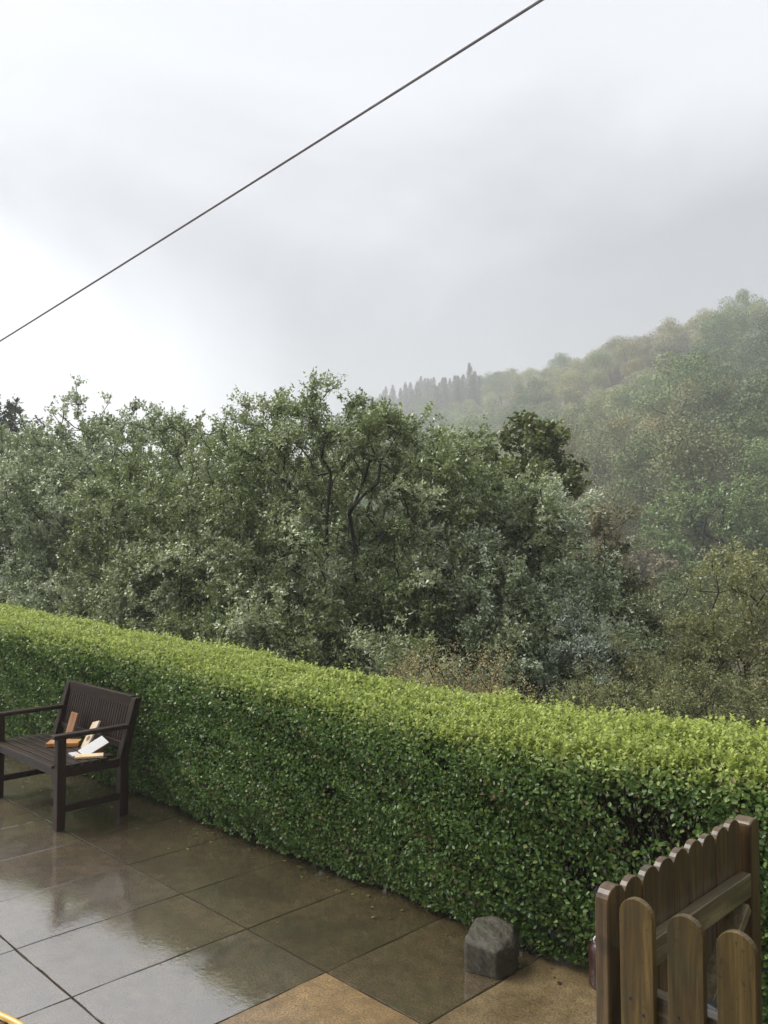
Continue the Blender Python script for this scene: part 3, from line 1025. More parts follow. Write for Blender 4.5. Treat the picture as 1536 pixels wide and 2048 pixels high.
    leafy_tree('birch_tree', 'small soft green birch rising beside the yellow green birch', (4.9, 14.2, gz(4.9, 14.2)), (4.85, 14.2, -.1),
               [(4.8, 14.2, .55, .9, .9, 1.0), (4.4, 13.8, -.4, .9, .9, .9)],
               420, 50, .19, 60, .05, .032, [(.075, .095, .036), (.11, .13, .05), (.15, .17, .075)], M['leaf_shrub'], M['stem'], 22, pale=.15, pale_col=(.33, .36, .22), twig=.24, r_tip=.005)
    leafy_tree('willow_shrub', 'upright silvery willow sapling above the thorn bushes', (2.35, 9.9, gz(2.35, 9.9)), (2.32, 9.9, .3),
               [(2.25, 9.9, .75, .20, .25, .50), (2.35, 9.8, .2, .35, .35, .55)],
               120, 20, .10, 62, .065, .028, [(.08, .11, .06), (.12, .15, .09)], M['leaf_willow'], M['stem'], 23, pale=.45, pale_col=(.34, .39, .31), twig=.17, r_tip=.004, cat='shrub')
    gs = 'thorn bushes behind the hedge'
    TC = [(.115, .135, .052), (.18, .20, .078), (.25, .26, .105), (.29, .28, .125)]
    leafy_tree('thorn_bush', 'rounded thorn bush with rusty tinted top beside the birch', (2.75, 9.9, gz(2.75, 9.9)), (2.75, 9.9, -.1),
               [(2.75, 9.9, .35, .50, .55, .45), (2.95, 9.9, 0.0, .7, .6, .5)],
               260, 36, .12, 62, .034, .021, TC + [(.17, .11, .06)], M['leaf_shrub'], M['stem'], 24, pale=.14, pale_col=(.27, .23, .12), twig=.14, r_tip=.004, group=gs, cat='bush')
    leafy_tree('thorn_bush', 'low spreading thorn bush pressed against the hedge', (2.0, 8.4, gz(2.0, 8.4)), (2.0, 8.4, -.3),
               [(1.75, 8.3, .20, .45, .5, .42), (2.25, 8.4, .28, .55, .5, .42), (2.0, 8.2, -.3, .9, .6, .5)],
               420, 56, .11, 62, .030, .019, TC, M['leaf_shrub'], M['stem'], 25, pale=.12, pale_col=(.25, .24, .13), twig=.13, r_tip=.004, group=gs, cat='bush')
    leafy_tree('thorn_bush', 'dark green bush at the foot of the birch', (3.05, 8.6, gz(3.05, 8.6)), (3.05, 8.6, -.3),
               [(3.1, 8.6, .10, .6, .5, .5), (3.6, 8.7, -.2, .7, .6, .6)],
               330, 44, .12, 62, .034, .022, TC, M['leaf_shrub'], M['stem'], 26, pale=.16, pale_col=(.28, .27, .14), twig=.14, r_tip=.004, group=gs, cat='bush')
    OC = [(.23, .165, .085), (.31, .24, .12), (.37, .32, .16), (.34, .33, .16)]
    leafy_tree('spirea_bush', 'orange brown twiggy bush rising over the hedge top', (.75, 7.5, gz(.75, 7.5)), (.75, 7.5, .1),
               [(.35, 7.5, .55, .40, .40, .36), (.90, 7.5, .62, .45, .40, .38), (.7, 7.5, .2, .8, .5, .5)],
               420, 60, .10, 44, .022, .013, OC, M['leaf_shrub'], M['stem'], 27, pale=.16, pale_col=(.46, .38, .18), twig=.17, r_tip=.0028, up=.8, wind=(.1, 0, .2), cat='bush')
    leafy_tree('sallow_bush', 'shaggy sallow undergrowth below the dense shady willow', (-1.9, 10.8, gz(-1.9, 10.8)), (-1.9, 10.8, -.6),
               [(-1.5, 10.4, .35, .8, .7, .75), (-2.5, 11.2, .2, .9, .8, .8), (-.5, 10.0, .2, .9, .7, .7), (.3, 9.6, .1, .8, .6, .6)],
               480, 60, .18, 64, .062, .027, WCOL, M['leaf_willow'], M['bark'], 28, pale=.16, r_tip=.0055, cat='bush')


build_near_trees()

# ------------------------------------------------------------------ woods on the hillside


def far_proto(name, seed, h, ells, nleaf, leaf, cols, bark, conifer=False):
    g = np.random.default_rng(seed)
    if conifer:
        Ps = []
        for k in range(16):
            t = k / 15
            z = h * (0.22 + 0.76 * t); r = h * 0.20 * (1 - t) ** 0.8 + 0.12
            nb = int(7 + 6 * (1 - t))
            for a in g.uniform(0, 6.28, nb):
                for q in np.linspace(.25, 1, 4):
                    Ps.append((math.cos(a) * r * q, math.sin(a) * r * q, z + 0.12 * r * q + g.normal() * .15))
        P = np.array(Ps); m = max(1, nleaf // len(P))
        j = np.repeat(np.arange(len(P)), m)
        pos = P[j] + g.normal(size=(len(j), 3)) * .22
    else:
        nc = 60
        cs, pick = clump_points(ells, nc, nc, .1, g)
        cr = g.uniform(.7, 1.25, nc) * 0.125 * h
        pick = g.integers(0, nc, nleaf)
        dirs = unit(g.normal(size=(nleaf, 3))); rr = g.uniform(0.55, 1, nleaf) ** .4 * cr[pick] * (1 + .08 * g.normal(size=nleaf))
        pos = cs[pick] + dirs * rr[:, None] * np.array([1.1, 1.1, .85])
        j = pick
    n = len(pos)
    out = unit(pos - np.array([0, 0, h * .5])) if conifer else dirs
    nr = unit(rand_dirs(n, g) * .45 + out * .9 + np.array([0, 0, .35])); ax = rand_dirs(n, g)
    L = leaf * g.uniform(.6, 1.3, n)
    cols = np.array(cols)
    cc = g.random(j.max() + 1)[j]
    f = np.clip(cc * .85 + g.random(n) * .15, 0, .999) * (len(cols) - 1)
    i0 = f.astype(int); fr = (f - i0)[:, None]
    c = cols[i0] * (1 - fr) + cols[np.minimum(i0 + 1, len(cols) - 1)] * fr
    c = c * (.88 + .24 * g.random((n, 1)))
    V, F, C = leaf_arrays(pos, ax, nr, L * 1.1, L * .95, c, rounded='tri')
    # trunk and a few limbs
    k = 6
    tv, tf = [], []
    segs = [((0, 0, -1.0), (0, 0, h * .55), .03 * h, .015 * h)]
    if not conifer:
        for a in range(5):
            e = ells[a % len(ells)]
            an = a * 1.26
            segs.append(((0, 0, h * (.25 + .05 * a)), (e[0] + math.cos(an) * e[3] * .7, e[1] + math.sin(an) * e[4] * .7, e[2] + e[5] * .3), .013 * h, .004 * h))
    else:
        segs.append(((0, 0, h * .55), (0, 0, h), .015 * h, .003 * h))
    for a, b, ra, rb in segs:
        a, b = Vector(a), Vector(b); d = (b - a).normalized(); s = d.cross(Vector((.3, .9, .1))).normalized(); u = s.cross(d)
        st = len(tv)
        for p_, r_ in ((a, ra), (b, rb)):
            for i in range(k):
                an = 2 * math.pi * i / k
                tv.append(tuple(p_ + (s * math.cos(an) + u * math.sin(an)) * r_))
        for i in range(k):
            tf.append((st + i, st + (i + 1) % k, st + k + (i + 1) % k)); tf.append((st + i, st + k + (i + 1) % k, st + k + i))
    tv = np.array(tv); tf = np.array(tf)
    nV = len(V)
    V2 = np.concatenate([V, tv]); F2 = np.concatenate([F, tf + nV]); C2 = np.concatenate([C, np.full((len(tv), 3), .05)])
    me_o = fast_mesh(name, V2, F2, C2, M['leaf_far'])
    me = me_o.data
    me.materials.append(bark)
    mi = np.zeros(len(F2), np.int32); mi[len(F):] = 1
    me.polygons.foreach_set('material_index', mi)
    bpy.data.objects.remove(me_o)
    return me


OAKC = [(.055, .082, .032), (.095, .130, .050), (.145, .185, .072)]
ASHC = [(.085, .125, .048), (.145, .19, .072), (.21, .255, .10)]
BIRC = [(.13, .145, .060), (.20, .21, .088), (.27, .27, .12)]
BRNC = [(.12, .108, .062), (.18, .158, .09), (.235, .205, .12)]
CONC = [(.034, .052, .030), (.052, .074, .042), (.072, .094, .052)]


def build_far_woods():
    def E(h, wide, n, seed):
        g = np.random.default_rng(seed)
        out = [(0, 0, h * .62, h * wide, h * wide, h * .33)]
        for _ in range(n):
            a = g.uniform(0, 6.28)
            out.append((math.cos(a) * h * wide * .6, math.sin(a) * h * wide * .6, h * g.uniform(.42, .72), h * wide * .55, h * wide * .55, h * .22))
        return out
    protos = {
        'oak': [far_proto('oak_tree', 40 + i, 10, E(10, .42, 5, i), 17000, .20, OAKC, M['bark']) for i in range(3)],
        'ash': [far_proto('ash_tree', 50 + i, 11, E(11, .34, 4, 10 + i), 15000, .20, ASHC, M['bark']) for i in range(3)],
        'birch': [far_proto('birch_tree', 60 + i, 10, E(10, .24, 3, 20 + i), 10000, .17, BIRC, M['bark_pale']) for i in range(3)],
        'rowan': [far_proto('rowan_tree', 70 + i, 8, E(8, .34, 4, 30 + i), 10000, .17, BRNC, M['bark']) for i in range(2)],
        'pine': [far_proto('pine_tree', 80 + i, 14, None, 9000, .26, CONC, M['bark'], True) for i in range(3)],
    }
    names = {'oak': 'oak_tree', 'ash': 'ash_tree', 'birch': 'birch_tree', 'rowan': 'rowan_tree', 'pine': 'pine_tree'}
    labels = {'oak': ('dark green oak in the misty wood on the hillside', 'oaks on the hillside'),
              'ash': ('mid green ash in the misty wood on the hillside', 'ashes on the hillside'),
              'birch': ('slender yellow green birch in the misty wood on the hillside', 'birches on the hillside'),
              'rowan': ('brownish rowan in the misty wood on the hillside', 'rowans on the hillside'),
              'pine': ('dark pointed pine in the stand on the distant ridge', 'pines on the ridge')}
    g = np.random.default_rng(5)

    def put(kind, x, y, s, label=None, group=None, zoff=-.4, tint=None):
        me = protos[kind][g.integers(len(protos[kind]))]
        o = bpy.data.objects.new(names[kind], me)
        link(o)
        o.location = (x, y, gz(x, y) + zoff)
        o.rotation_euler = (g.normal() * .04, g.normal() * .04, g.uniform(0, 6.28))
        o.scale = (s * g.uniform(.9, 1.15), s * g.uniform(.9, 1.15), s * g.uniform(.9, 1.1))
        v_ = g.uniform(.95, 1.75); q_ = g.normal() * .10
        o.color = tint or (v_ * (1 + q_), v_, v_ * (1 - .6 * q_), 1)
        l, gr = labels[kind]
        if not label:
            w = 133.7 - (0.95 * x + 0.31 * y)
            size = 'small' if s < .72 else ('large' if s > .98 else 'middling')
            if ((x - 40) / 18) ** 2 + ((y - 165) / 30) ** 2 < 1: where = 'beside the bare heather bank'
            elif w < 9: where = 'on the skyline of the misty hill'
            elif w < 30: where = 'just below the skyline of the misty hill'
            elif w < 62: where = 'half way up the misty wooded hill'
            else: where = 'low on the misty wooded hill'
            look = {'oak': 'dark green oak', 'ash': 'mid green ash', 'birch': 'slender yellow green birch', 'rowan': 'brownish rowan', 'pine': 'dark pointed pine'}[kind]
            l = size + ' ' + look + ' ' + where
        if label: tag(o, label, 'tree', group)
        else: tag(o, l, 'tree', gr)
        return o
    pts = []
    # big round oak at the foot of the hill and its neighbours
    def mid(kind, x, y, top, label, tint=(1, 1, 1, 1), wide=1.05):
        h = {'oak': 10, 'ash': 11, 'birch': 10, 'rowan': 8}[kind]
        z = gz(x, y)
        o = put(kind, x, y, 1, label, tint=tint)
        s = (top - z + .4) / (h * .93)
        o.scale = (s * wide, s * wide, s)
        pts.append((x, y, 5.0 * s))
    pts.append((19.6, 50.0, 5.2))
    leafy_tree('oak_tree', 'large round green oak standing at the foot of the wooded hill', (19.6, 50., gz(19.6, 50.)), (19.6, 50., gz(19.6, 50.) + 2.2),
               [(19.4, 50., 2.1, 4.4, 3.8, 4.0), (16.6, 49.5, .4, 2.0, 2.0, 2.2), (22.6, 49.5, .6, 2.2, 2.0, 2.6)],
               1150, 170, .50, 42, .19, .16, [(.085, .135, .045), (.15, .215, .072), (.225, .295, .105)], M['leaf_willow'], M['bark'], 91, pale=0.0, twig=.55, r_tip=.02, wind=(.15, 0, .1))
    mid('oak', 25.5, 55, 6.9, 'round green oak leaning on the large oak at the hill foot', (1.4, 1.4, 1.1, 1), 1.2)
    mid('ash', 16.2, 43, .9, 'low spreading green ash below the large round oak', (1.0, 1.0, .8, 1), 1.3)
    mid('ash', 21.5, 42, 1.6, 'bushy green ash in front of the large round oak', (.9, .92, .75, 1), 1.3)
    mid('rowan', 12.6, 47, 2.6, 'pale olive rowan beside the large round oak')
    mid('ash', 30.0, 66, 13.5, 'light green ash standing above the large round oak')
    mid('ash', 22.8, 68, 10.6, 'broad light green ash behind the large round oak')
    mid('birch', 15.5, 60, 6.0, 'soft yellow green birch behind the pale olive rowan')
    mid('oak', 33.0, 78, 17.5, 'dark oak above the light green ash')
    n_try = 0
    placed = {'oak': 0, 'ash': 0, 'birch': 0, 'rowan': 0, 'pine': 0}
    arr = [(a, b, c) for a, b, c in pts]
    while n_try < 9000:
        n_try += 1
        yy = 55 + 420 * g.random() ** 1.25
        a = g.uniform(-.06, .52)
        x, y = a * yy, yy
        w = 133.7 - (0.95 * x + 0.31 * y)
        if w < -14 or w > 104: continue
        # bare heather bank
        if ((x - 40) / 9) ** 2 + ((y - 165) / 17) ** 2 < 1 and g.random() < .93: continue
        if ((x - 76) / 10) ** 2 + ((y - 172) / 10) ** 2 < 1 and g.random() < .8: continue
        r = g.uniform(2.4, 4.9) * (1 + y / 900)
        if any((x - px) ** 2 + (y - py) ** 2 < (.80 * (r + pr)) ** 2 for px, py, pr in arr): continue
        q = math.sin(x * .045 + 2) * math.cos(y * .03) + .7 * math.sin(x * .13 - y * .05) + g.normal() * .4
        if a < .115 and y > 270 and w < 28: kind = 'pine'
        elif q > .55: kind = 'oak'
        elif q > 0.0: kind = 'ash'
        elif q > -1.05: kind = 'birch'
        else: kind = 'rowan'
        if placed[kind] >= 290: continue
        wd = {'oak': 4.4, 'ash': 4.1, 'birch': 2.9, 'rowan': 3.0, 'pine': 2.9}[kind]
        s = min(r / wd * 1.12, 1.25)
        if kind == 'pine': s = g.uniform(.78, .98); r = 2.2
        if kind == 'birch': s = min(s, 1.05)
        if w < 14 and kind != 'pine': s *= .85
        put(kind, x, y, s)
        placed[kind] += 1
        arr.append((x, y, r))
    print('far trees', placed)
    # undergrowth and heather between them
    n = 40000
    y = 50 + 380 * g.random(n) ** 1.2; x = g.uniform(-.05, .54, n) * y
    w = 133.7 - (0.95 * x + 0.31 * y)
    ok = (w > -12) & (w < 106)
    x, y = x[ok], y[ok]; n = len(x)
    z = terrain(x, y) + g.uniform(0, .9, n)
    L = g.uniform(.35, .8, n)
    hea = g.random(n)[:, None]
    c = np.array([.060, .066, .030]) * (1 - hea) + np.array([.095, .062, .050]) * hea
    bank = (((x - 40) / 14) ** 2 + ((y - 165) / 24) ** 2 < 1)[:, None] | (((x - 76) / 13) ** 2 + ((y - 172) / 13) ** 2 < 1)[:, None]
    c = np.where(bank, np.array([.12, .072, .062]), c) * (.7 + .6 * g.random((n, 1)))
    V, F, C = leaf_arrays(np.stack([x, y, z], -1), rand_dirs(n, g), unit(rand_dirs(n, g) + np.array([0, 0, 1.0])), L, L * .6, c)
    o = fast_mesh('heather', V, F, C, M['heather'])
    tag(o, 'brown heather and bracken covering the ground of the hillside wood', 'undergrowth', kind='stuff')


build_far_woods()

# ------------------------------------------------------------------ rough grass and brambles just beyond the hedge


def build_undergrowth():
    n = 18000
    y = rng.uniform(5, 26, n); x = rng.uniform(-16, 10, n)
    d = HN[0] * x + HN[1] * y
    ok = d > HD + .85
    x, y = x[ok], y[ok]; n = len(x)
    z = terrain(x, y) + rng.uniform(0, .5, n)
    L = rng.uniform(.10, .24, n)
    c = np.array([.045, .062, .024]) * (.6 + .8 * rng.random((n, 1)))
    V, F, C = leaf_arrays(np.stack([x, y, z], -1), unit(rand_dirs(n) + np.array([0, 0, .8])), rand_dirs(n), L, L * .4, c)
    o = fast_mesh('brambles', V, F, C, M['leaf_shrub'])
    tag(o, 'dark brambles and grass covering the slope under the willows', 'undergrowth', kind='stuff')


build_undergrowth()

# ------------------------------------------------------------------ picket fence and gate


def picket_mesh(w, t, z0, z1, arc=None, seg=10):
    """upright board with a round top; x 0..w, y 0..t"""
    arc = arc if arc is not None else w * .42
    out = [(0, z0), (w, z0), (w, z1 - arc)]
    for i in range(1, seg):
        a = math.pi * i / seg
        out.append((w / 2 + w / 2 * math.cos(a), z1 - arc + arc * math.sin(a)))
    out.append((0, z1 - arc))
    n = len(out)
    vs_ = [(x, 0, z) for x, z in out] + [(x, t, z) for x, z in out]
    fs = [tuple(range(n)), tuple(range(2 * n - 1, n - 1, -1))]
    for i in range(n):
        j = (i + 1) % n
        fs.append((j, i, n + i, n + j))
    return vs_, fs


def build_fence_gate():
    gate = empty('garden_gate', (.590, 2.262, 0), R(45))
    tag(gate, 'brown boarded wooden gate with scalloped top and diagonal brace', 'gate')
    W = .0935; pitch = .0955; top = .995
    # thick closing stile, then eight boards
    v, f = picket_mesh(W, .038, .05, top)
    mesh_obj('stile', v, f, M['gate_wood'], gate, bevel=.003)
    for i in range(1, 9):
        v, f = picket_mesh(W, .022, .05 + random.uniform(-.004, .004), top + random.uniform(-.003, .003))
        mesh_obj('board', v, f, M['gate_wood'], gate, bevel=.002, loc=(i * pitch, .0 + random.uniform(-.001, .001), 0), rot=(0, random.uniform(-.004, .004), 0))
    x1 = 9 * pitch
    box('rail', (.075, x1 - .01, -.038, -.001, .745, .820), M['rail_wood'], gate, bevel=.003)
    box('rail', (.075, x1 - .01, -.038, -.001, .16, .235), M['rail_wood'], gate, bevel=.003)
    beam('brace', (x1 - .06, -.0185, .728), (.15, -.0185, .25), .034, .07, M['rail_wood'], gate, bevel=.003, up=(0, 1, 0)).rotation_euler = (0, 0, 0)
    for z in (.79, .20):
        pass
    # gate post by the hedge
    pst = empty('gate_post', (.590 + (x1 + .012) * .70711, 2.262 + (x1 + .012) * .70711, 0), R(45))
    tag(pst, 'square brown gate post with rounded top against the hedge', 'post')
    v, f = picket_mesh(.075, .060, -.05, .985, arc=.022)
    mesh_obj('shaft', [(x, y - .030, z) for x, y, z in v], f, M['gate_wood'], pst, bevel=.006)
    fen = empty('picket_fence', (.622, 2.243, 0), R(-45))
    tag(fen, 'weathered wooden picket fence with round topped pickets beside the gate', 'fence')
    for i in range(7):
        v, f = picket_mesh(.0935, .021, .06, .990 + random.uniform(-.004, .004), arc=.046, seg=14)
        pk = mesh_obj('picket', v, f, M['fence_wood'], fen, bevel=.002, loc=(i * .1255, random.uniform(-.001, .001), 0), rot=(0, random.uniform(-.009, .009), 0))
        for (nx_, nz_) in ((.028, .735), (.064, .705)):
            rg = [(nx_ + .0035 * math.cos(a), .0035 * math.sin(a) + nz_) for a in np.linspace(0, 2 * math.pi, 9)[:-1]]
            mesh_obj('nail', [(x, -.0022, z) for x, z in rg] + [(x, .002, z) for x, z in rg], [tuple(range(8))] + [((k + 1) % 8, k, 8 + k, 8 + (k + 1) % 8) for k in range(8)], M['black_plastic'], pk)
    box('rail', (.012, .92, .022, .060, .685, .755), M['rail_wood'], fen, bevel=.003)
    box('rail', (.012, .92, .022, .060, .18, .25), M['rail_wood'], fen, bevel=.003)
    box('post', (.775, .85, .061, .136, -.05, .93), M['fence_wood'], fen, bevel=.005)
    box('post', (.012, .072, .061, .110, -.05, .66), M['fence_wood'], fen, bevel=.005)
    # black plastic sack slung over the back of the fence rail
    sk = []
    g = random.Random(4)
    nx, nz = 14, 18
    for j in range(nz):
        for i in range(nx):
            u, w_ = i / (nx - 1), j / (nz - 1)
            x = .17 + .20 * (u - .5) * (1 + .5 * w_)
            yy = .075 + .030 * math.sin(u * 11 + w_ * 2) * (.3 + w_) + .02 * w_
            z = .748 - .42 * w_ - .05 * abs(u - .45) * 2
            sk.append((x, yy, z))
    for j in range(nz):
        for i in range(nx):
            x, yy, z = sk[j * nx + i]
            sk.append((x, yy + .055 + .02 * math.sin(i), z - .004))
    N = nx * nz
    fs = []
    for j in range(nz - 1):
        for i in range(nx - 1):
            a = j * nx + i
            fs.append((a, a + nx, a + nx + 1, a + 1)); fs.append((N + a, N + a + 1, N + a + nx + 1, N + a + nx))
    rim = [i for i in range(nx)] + [j * nx + nx - 1 for j in range(1, nz)] + [(nz - 1) * nx + i for i in range(nx - 2, -1, -1)] + [j * nx for j in range(nz - 2, 0, -1)]
    for k in range(len(rim)):
        a, b = rim[k], rim[(k + 1) % len(rim)]
        fs.append((a, b, N + b, N + a))
    s = mesh_obj('plastic_sack', sk, fs, M['black_plastic'], None, smooth=True)
    s.location = (.622, 2.243, 0); s.rotation_euler = (0, 0, R(-45))
    tag(s, 'black plastic sack hanging behind the picket fence', 'sack')


build_fence_gate()

# ------------------------------------------------------------------ garden bench


def build_bench():
    b = empty('garden_bench', (-2.945, 6.505, 0), R(-45))
    tag(b, 'dark brown wet wooden garden bench backed into the hedge', 'bench')
    Lx, D = 1.07, .46
    up, al = M['bench_wood_up'], M['bench_wood']
    for x in (0, Lx):
        box('leg', (x - .03, x + .03, -.03, .03, 0, .607), up, b)
        # rear leg carries on as the back post, leaning back
        vs_ = boxv(x - .03, x + .03, D - .035, D + .03, 0, .42)
        hi = [(x - .03, D + .075, .815), (x + .03, D + .075, .815), (x + .03, D + .125, .815), (x - .03, D + .125, .815)]
        mesh_obj('leg', vs_ + hi, [(0, 3, 2, 1), (0, 1, 5, 4), (1, 2, 6, 5), (2, 3, 7, 6), (3, 0, 4, 7), (4, 5, 9, 8), (5, 6, 10, 9), (6, 7, 11, 10), (7, 4, 8, 11), (8, 9, 10, 11)], up, b, bevel=.004)
        # arm
        beam('armrest', (x, -.055, .622), (x, D + .055, .622), .062, .030, al, b, bevel=.006)
        beam('stretcher', (x, .03, .135), (x, D - .035, .135), .03, .045, al, b)
        beam('seat_rail', (x, .03, .375), (x, D - .035, .375), .03, .06, al, b)
    beam('seat_rail', (.03, 0, .375), (Lx - .03, 0, .375), .028, .06, al, b)
    n = 7
    for i in range(n):
        y0 = -.045 + i * .0655
        x0, x1 = (.031, Lx - .031) if i == 0 or i == n - 1 else (-.02, Lx + .02)
        box('seat_slat', (x0, x1, y0, y0 + .054, .407, .427), al, b, bevel=.004)

    def by(z): return D + .0 + .095 * (z - .42) / .395
    box('back_rail', (.031, Lx - .031, by(.79) - .014, by(.79) + .022, .748, .825), al, b)
    box('back_rail', (.031, Lx - .031, by(.5) - .012, by(.5) + .02, .46, .505), al, b)
    m = 27
    for i in range(m):
        x = .062 + i * (Lx - .124) / (m - 1)
        beam('back_slat', (x, by(.5) + .004, .505), (x, by(.75) + .002, .749), .026, .012, up, b, bevel=.002, up=(0, 1, 0))
    # things left out on the seat
    Mb = Matrix.Translation(b.location) @ Matrix.Rotation(R(-45), 4, 'Z')

    def place(o, x, y, z, rx=0, ry=0, rz=0):
        mat = Mb @ Matrix.Translation((x, y, z)) @ Euler((rx, ry, rz)).to_matrix().to_4x4()
        o.location = mat.to_translation(); o.rotation_euler = mat.to_euler()
        return o
    ST = .428
    # upright reddish board leaning on the back
    o = box('wooden_board', (-.055, .055, -.008, .008, 0, .20), M['brown_wood'], None, bevel=.003)
    place(o, .34, .385, ST + .002, R(-17)); tag(o, 'brown wooden board propped upright against the bench back', 'board')
    # thick orange block lying flat with a scrap of white paper
    o = box('wooden_block', (-.115, .115, -.065, .065, 0, .032), M['orange_wood'], None, bevel=.006)
    place(o, .52, .275, ST, 0, 0, R(52)); tag(o, 'orange wooden block lying flat with white paper on it', 'block')
    o = box('paper_scrap', (-.04, .035, -.025, .02, 0, .003), M['white_paint'], None, bevel=0)
    place(o, .49, .245, ST + .0325, 0, 0, R(30)); tag(o, 'small white paper scrap on the orange wooden block', 'paper')
    # beige board with a round mark
    root = empty('wooden_board')
    place(root, .72, .335, ST + .001, R(-32), R(-14), R(-4))
    box('panel', (-.065, .065, -.007, .007, 0, .21), M['beige_wood'], root, bevel=.002)
    ring = [(.026 * math.cos(a) * 1.1, .020 * math.sin(a)) for a in np.linspace(0, 2 * math.pi, 17)[:-1]]
    mesh_obj('round_mark', [(.01 + x, -.0085, .075 + z) for x, z in ring] + [(.01 + x, -.0065, .075 + z) for x, z in ring],
             [tuple(range(15, -1, -1))] + [(i, (i + 1) % 16, 16 + (i + 1) % 16, 16 + i) for i in range(16)], M['dark_knot'], root)
    tag(root, 'beige wooden board with a round dark mark leaning on the bench back', 'board')
    # white painted board with bare red brown back, leaning over it
    root = empty('painted_board')
    place(root, .89, .235, ST + .003, R(-64), R(24), R(10))
    box('white_face', (-.045, .045, -.006, .002, 0, .195), M['white_paint'], root, bevel=.001)
    box('wooden_back', (-.045, .045, .0021, .020, 0, .195), M['brown_wood'], root, bevel=.001)
    tag(root, 'white painted board leaning against the bench back', 'board')
    o = box('painted_offcut', (-.055, .055, -.028, .028, 0, .010), M['white_paint'], None, bevel=.001)
    place(o, .86, .20, ST, 0, 0, R(-8)); tag(o, 'flat white offcut lying at the foot of the white board', 'offcut')
    root = empty('grooved_plank')
    place(root, .99, .245, ST, 0, 0, R(62))
    for k in range(3):
        box('strip', (-.095, .095, -.045 + k * .0305, -.0155 + k * .0305, 0, .016), M['pale_wood'], root, bevel=.003)
    tag(root, 'pale grooved wooden plank lying flat on the bench seat', 'plank')


build_bench()

# ------------------------------------------------------------------ stone, hose, cable, red canister


def build_rock():
    import bmesh
    bm = bmesh.new()
    pts = []
    g = random.Random(12)
    base = [(-.115, -.085), (.055, -.115), (.125, -.03), (.115, .085), (-.03, .115), (-.125, .06)]
    for x, y in base: pts.append((x, y, -.004))
    for x, y in base: pts.append((x * 1.04 + g.uniform(-.008, .008), y * 1.04 + g.uniform(-.008, .008), .13 + g.uniform(-.015, .02)))
    for x, y, z in [(-.095, -.055, .168), (.035, -.085, .160), (.105, -.02, .172), (.095, .06, .200), (-.01, .085, .222), (-.09, .05, .208)]:
        pts.append((x, y, z))
    for p in pts: bm.verts.new(p)
    bmesh.ops.convex_hull(bm, input=list(bm.verts))
    for v in [v for v in bm.verts if not v.link_faces]: bm.verts.remove(v)
    for it in range(5):
        bmesh.ops.triangulate(bm, faces=list(bm.faces))
        le = [e for e in bm.edges if e.calc_length() > .012]
        if le: bmesh.ops.subdivide_edges(bm, edges=le, cuts=1)
    bmesh.ops.triangulate(bm, faces=list(bm.faces))
    for it in range(4):
        bmesh.ops.smooth_vert(bm, verts=list(bm.verts), factor=.5, use_axis_x=True, use_axis_y=True, use_axis_z=True)
    for v in bm.verts:
        c = np.array(v.co)
        n = .003 * float(vnoise(c, 22.0, 3)) + .0022 * float(vnoise(c, 60.0, 7)) + .0018 * float(vnoise(c, 140.0, 5))
        v.co += v.co.normalized() * n
        if v.co.z < .004: v.co.z = -.004
    for f_ in bm.faces: f_.smooth = True
    me = bpy.data.meshes.new('stone'); bm.to_mesh(me); bm.free()
    me.materials.append(M['rock'])
    o = link(bpy.data.objects.new('stone', me))
    o.location = (.490, 3.90, 0.0); o.rotation_euler = (0, 0, R(-20)); o.scale = (.93, .93, .90)
    tag(o, 'block shaped grey brown stone standing at the foot of the hedge', 'stone')


build_rock()


def build_smalls():
    # overhead cable with a slight sag
    A = np.array([3.35, 1.6, 5.35]); pts = []
    P0 = np.array([.921, 4.8, 5.108]); P1 = np.array([-5.071, 11.0, 4.624])
    for t in np.linspace(-1.2, 6.0, 60):
        p = P0 + (P1 - P0) * t
        p[2] += .10 * (t * t - t) * .22
        pts.append(p)
    o = tube('overhead_cable', pts, .0108, M['cable'], None, 10)
    tag(o, 'thick grey overhead cable crossing the cloudy sky', 'cable')
    # yellow hose end in the corner of the patio
    pts = [(-1.62, 3.42, .012), (-1.56, 3.36, .012), (-1.50, 3.325, .012), (-1.44, 3.285, .012), (-1.38, 3.23, .012), (-1.30, 3.12, .012), (-1.25, 2.95, .012), (-1.28, 2.7, .012), (-1.4, 2.4, .012)]
    pts = [(x, y + .125, z) for x, y, z in pts]
    o = tube('garden_hose', pts, .013, M['yellow_hose'], None, 12)
    tag(o, 'yellow garden hose lying on the wet paving', 'hose')
    # red canister with a wire ring, half hidden by the gate and hedge
    root = empty('red_canister', (.952, 3.735, 0), R(20))
    tag(root, 'dark red canister with pale ring handle under the hedge by the gate', 'canister')
    prof = [(.0, 0), (.055, 0), (.062, .01), (.062, .15), (.05, .18), (.022, .20), (.022, .215), (0, .215)]
    k = 16
    v, f = [], []
    for r_, z in prof:
        for i in range(k):
            a = 2 * math.pi * i / k
            v.append((r_ * math.cos(a), r_ * math.sin(a), z))
    for j in range(len(prof) - 1):
        for i in range(k):
            f.append((j * k + i, j * k + (i + 1) % k, (j + 1) * k + (i + 1) % k, (j + 1) * k + i))
    mesh_obj('body', v, f, M['red_plastic'], root, smooth=True)
    rp = [(-.035 + .017 * math.cos(a), -.01, .205 + .015 * math.sin(a)) for a in np.linspace(0, 6.2832, 20)]
    tube('ring_handle', rp, .0042, M['steel'], root, 8)
    tube('handle_bar', [(-.02, -.01, .20), (.01, -.012, .188), (.045, -.014, .172)], .004, M['steel'], root, 8)


build_smalls()


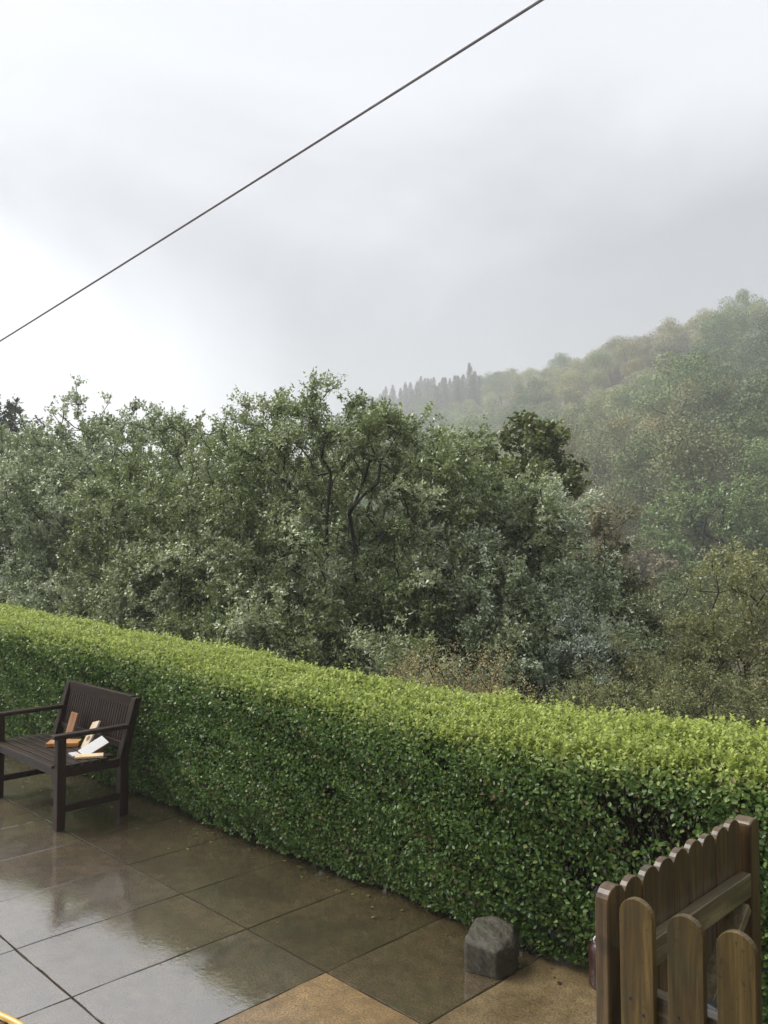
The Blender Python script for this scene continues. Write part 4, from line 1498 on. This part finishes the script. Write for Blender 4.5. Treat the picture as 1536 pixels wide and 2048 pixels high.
def build_litter():
    g = np.random.default_rng(33)
    n = 170
    s = g.uniform(-8.5, -1.0, n); d = HD + .08 - np.abs(g.normal(size=n)) * .16
    far = g.random(n) < .06
    d = np.where(far, HD - g.uniform(.1, 2.2, n), d)
    b = HN[None] * d[:, None] + HU[None] * s[:, None]
    P = np.stack([b[:, 0], b[:, 1], np.full(n, .0045)], -1)
    a = g.uniform(0, 6.28, n)
    ax = np.stack([np.cos(a), np.sin(a), g.normal(size=n) * .08], -1)
    nr = np.stack([g.normal(size=n) * .15, g.normal(size=n) * .15, np.ones(n)], -1)
    L = g.uniform(.014, .036, n)
    cols = np.array([(.09, .13, .04), (.16, .13, .05), (.10, .065, .03), (.22, .19, .07)])
    c = cols[g.integers(0, 4, n)] * (.6 + .7 * g.random((n, 1)))
    V, F, C = leaf_arrays(P, ax, nr, L, L * .6, c, rounded=True, curl=.15)
    V[:, 2] = np.maximum(V[:, 2], .0035)
    o = fast_mesh('fallen_leaves', V, F, C, M['leaf_shrub'])
    tag(o, 'wet fallen leaves strewn on the paving along the hedge foot', 'leaves', kind='stuff')


build_litter()

# ------------------------------------------------------------------ unseen house added at the camera's back to shade hedge and pickets


def build_unseen_house():
    h = empty('unseen_house', (-1.7, -1.7, 0), R(-45))
    tag(h, 'unseen grey rendered house with slate roof added to shade the patio and hedge', 'house')
    w = M['render_wall']
    box('wall', (-3.2, 7.5, -6.0, 0, -.1, 5.0), w, h, bevel=0)
    v = [(-3.5, .35, 4.9), (7.9, .35, 4.9), (7.9, -3.0, 7.0), (-3.5, -3.0, 7.0), (7.9, -6.35, 4.9), (-3.5, -6.35, 4.9),
         (-3.5, .35, 5.05), (7.9, .35, 5.05), (7.9, -3.0, 7.2), (-3.5, -3.0, 7.2), (7.9, -6.35, 5.05), (-3.5, -6.35, 5.05)]
    f = [(0, 3, 2, 1), (3, 5, 4, 2), (6, 7, 8, 9), (9, 8, 10, 11), (0, 1, 7, 6), (4, 5, 11, 10), (1, 2, 8, 7), (2, 4, 10, 8), (0, 6, 9, 3), (3, 9, 11, 5)]
    mesh_obj('roof', v, f, M['slate'], h)
    for x in (-2.4, 3.0):
        for z in (1.0, 3.2):
            wdw = box('window', (x, x + 1.2, .002, .05, z, z + 1.2), M['white_paint'], h, bevel=.01)
            box('pane', (x + .07, x + .57, .051, .056, z + .08, z + 1.12), M['glass'], wdw, bevel=0)
            box('pane', (x + .63, x + 1.13, .051, .056, z + .08, z + 1.12), M['glass'], wdw, bevel=0)
    d = box('door', (-.45, .45, .002, .05, 0, 2.05), M['door_paint'], h, bevel=.01)
    box('handle', (.30, .34, .051, .09, .98, 1.10), M['steel'], d, bevel=.004)


build_unseen_house()

# ------------------------------------------------------------------ rain mist


def build_haze():
    t = NT('rain_mist')
    v = t.n.new('ShaderNodeVolumePrincipled')
    v.inputs['Color'].default_value = (.96, .98, 1.0, 1)
    v.inputs['Density'].default_value = 0.0017
    v.inputs['Anisotropy'].default_value = 0.2
    t.l.new(v.outputs[0], t.out.inputs['Volume'])
    o = box('haze', (-425, 425, -100, 645, -30, 98), t.m, None, bevel=0)
    tag(o, 'pale rain mist hanging in the valley air', 'mist', kind='stuff')


build_haze()
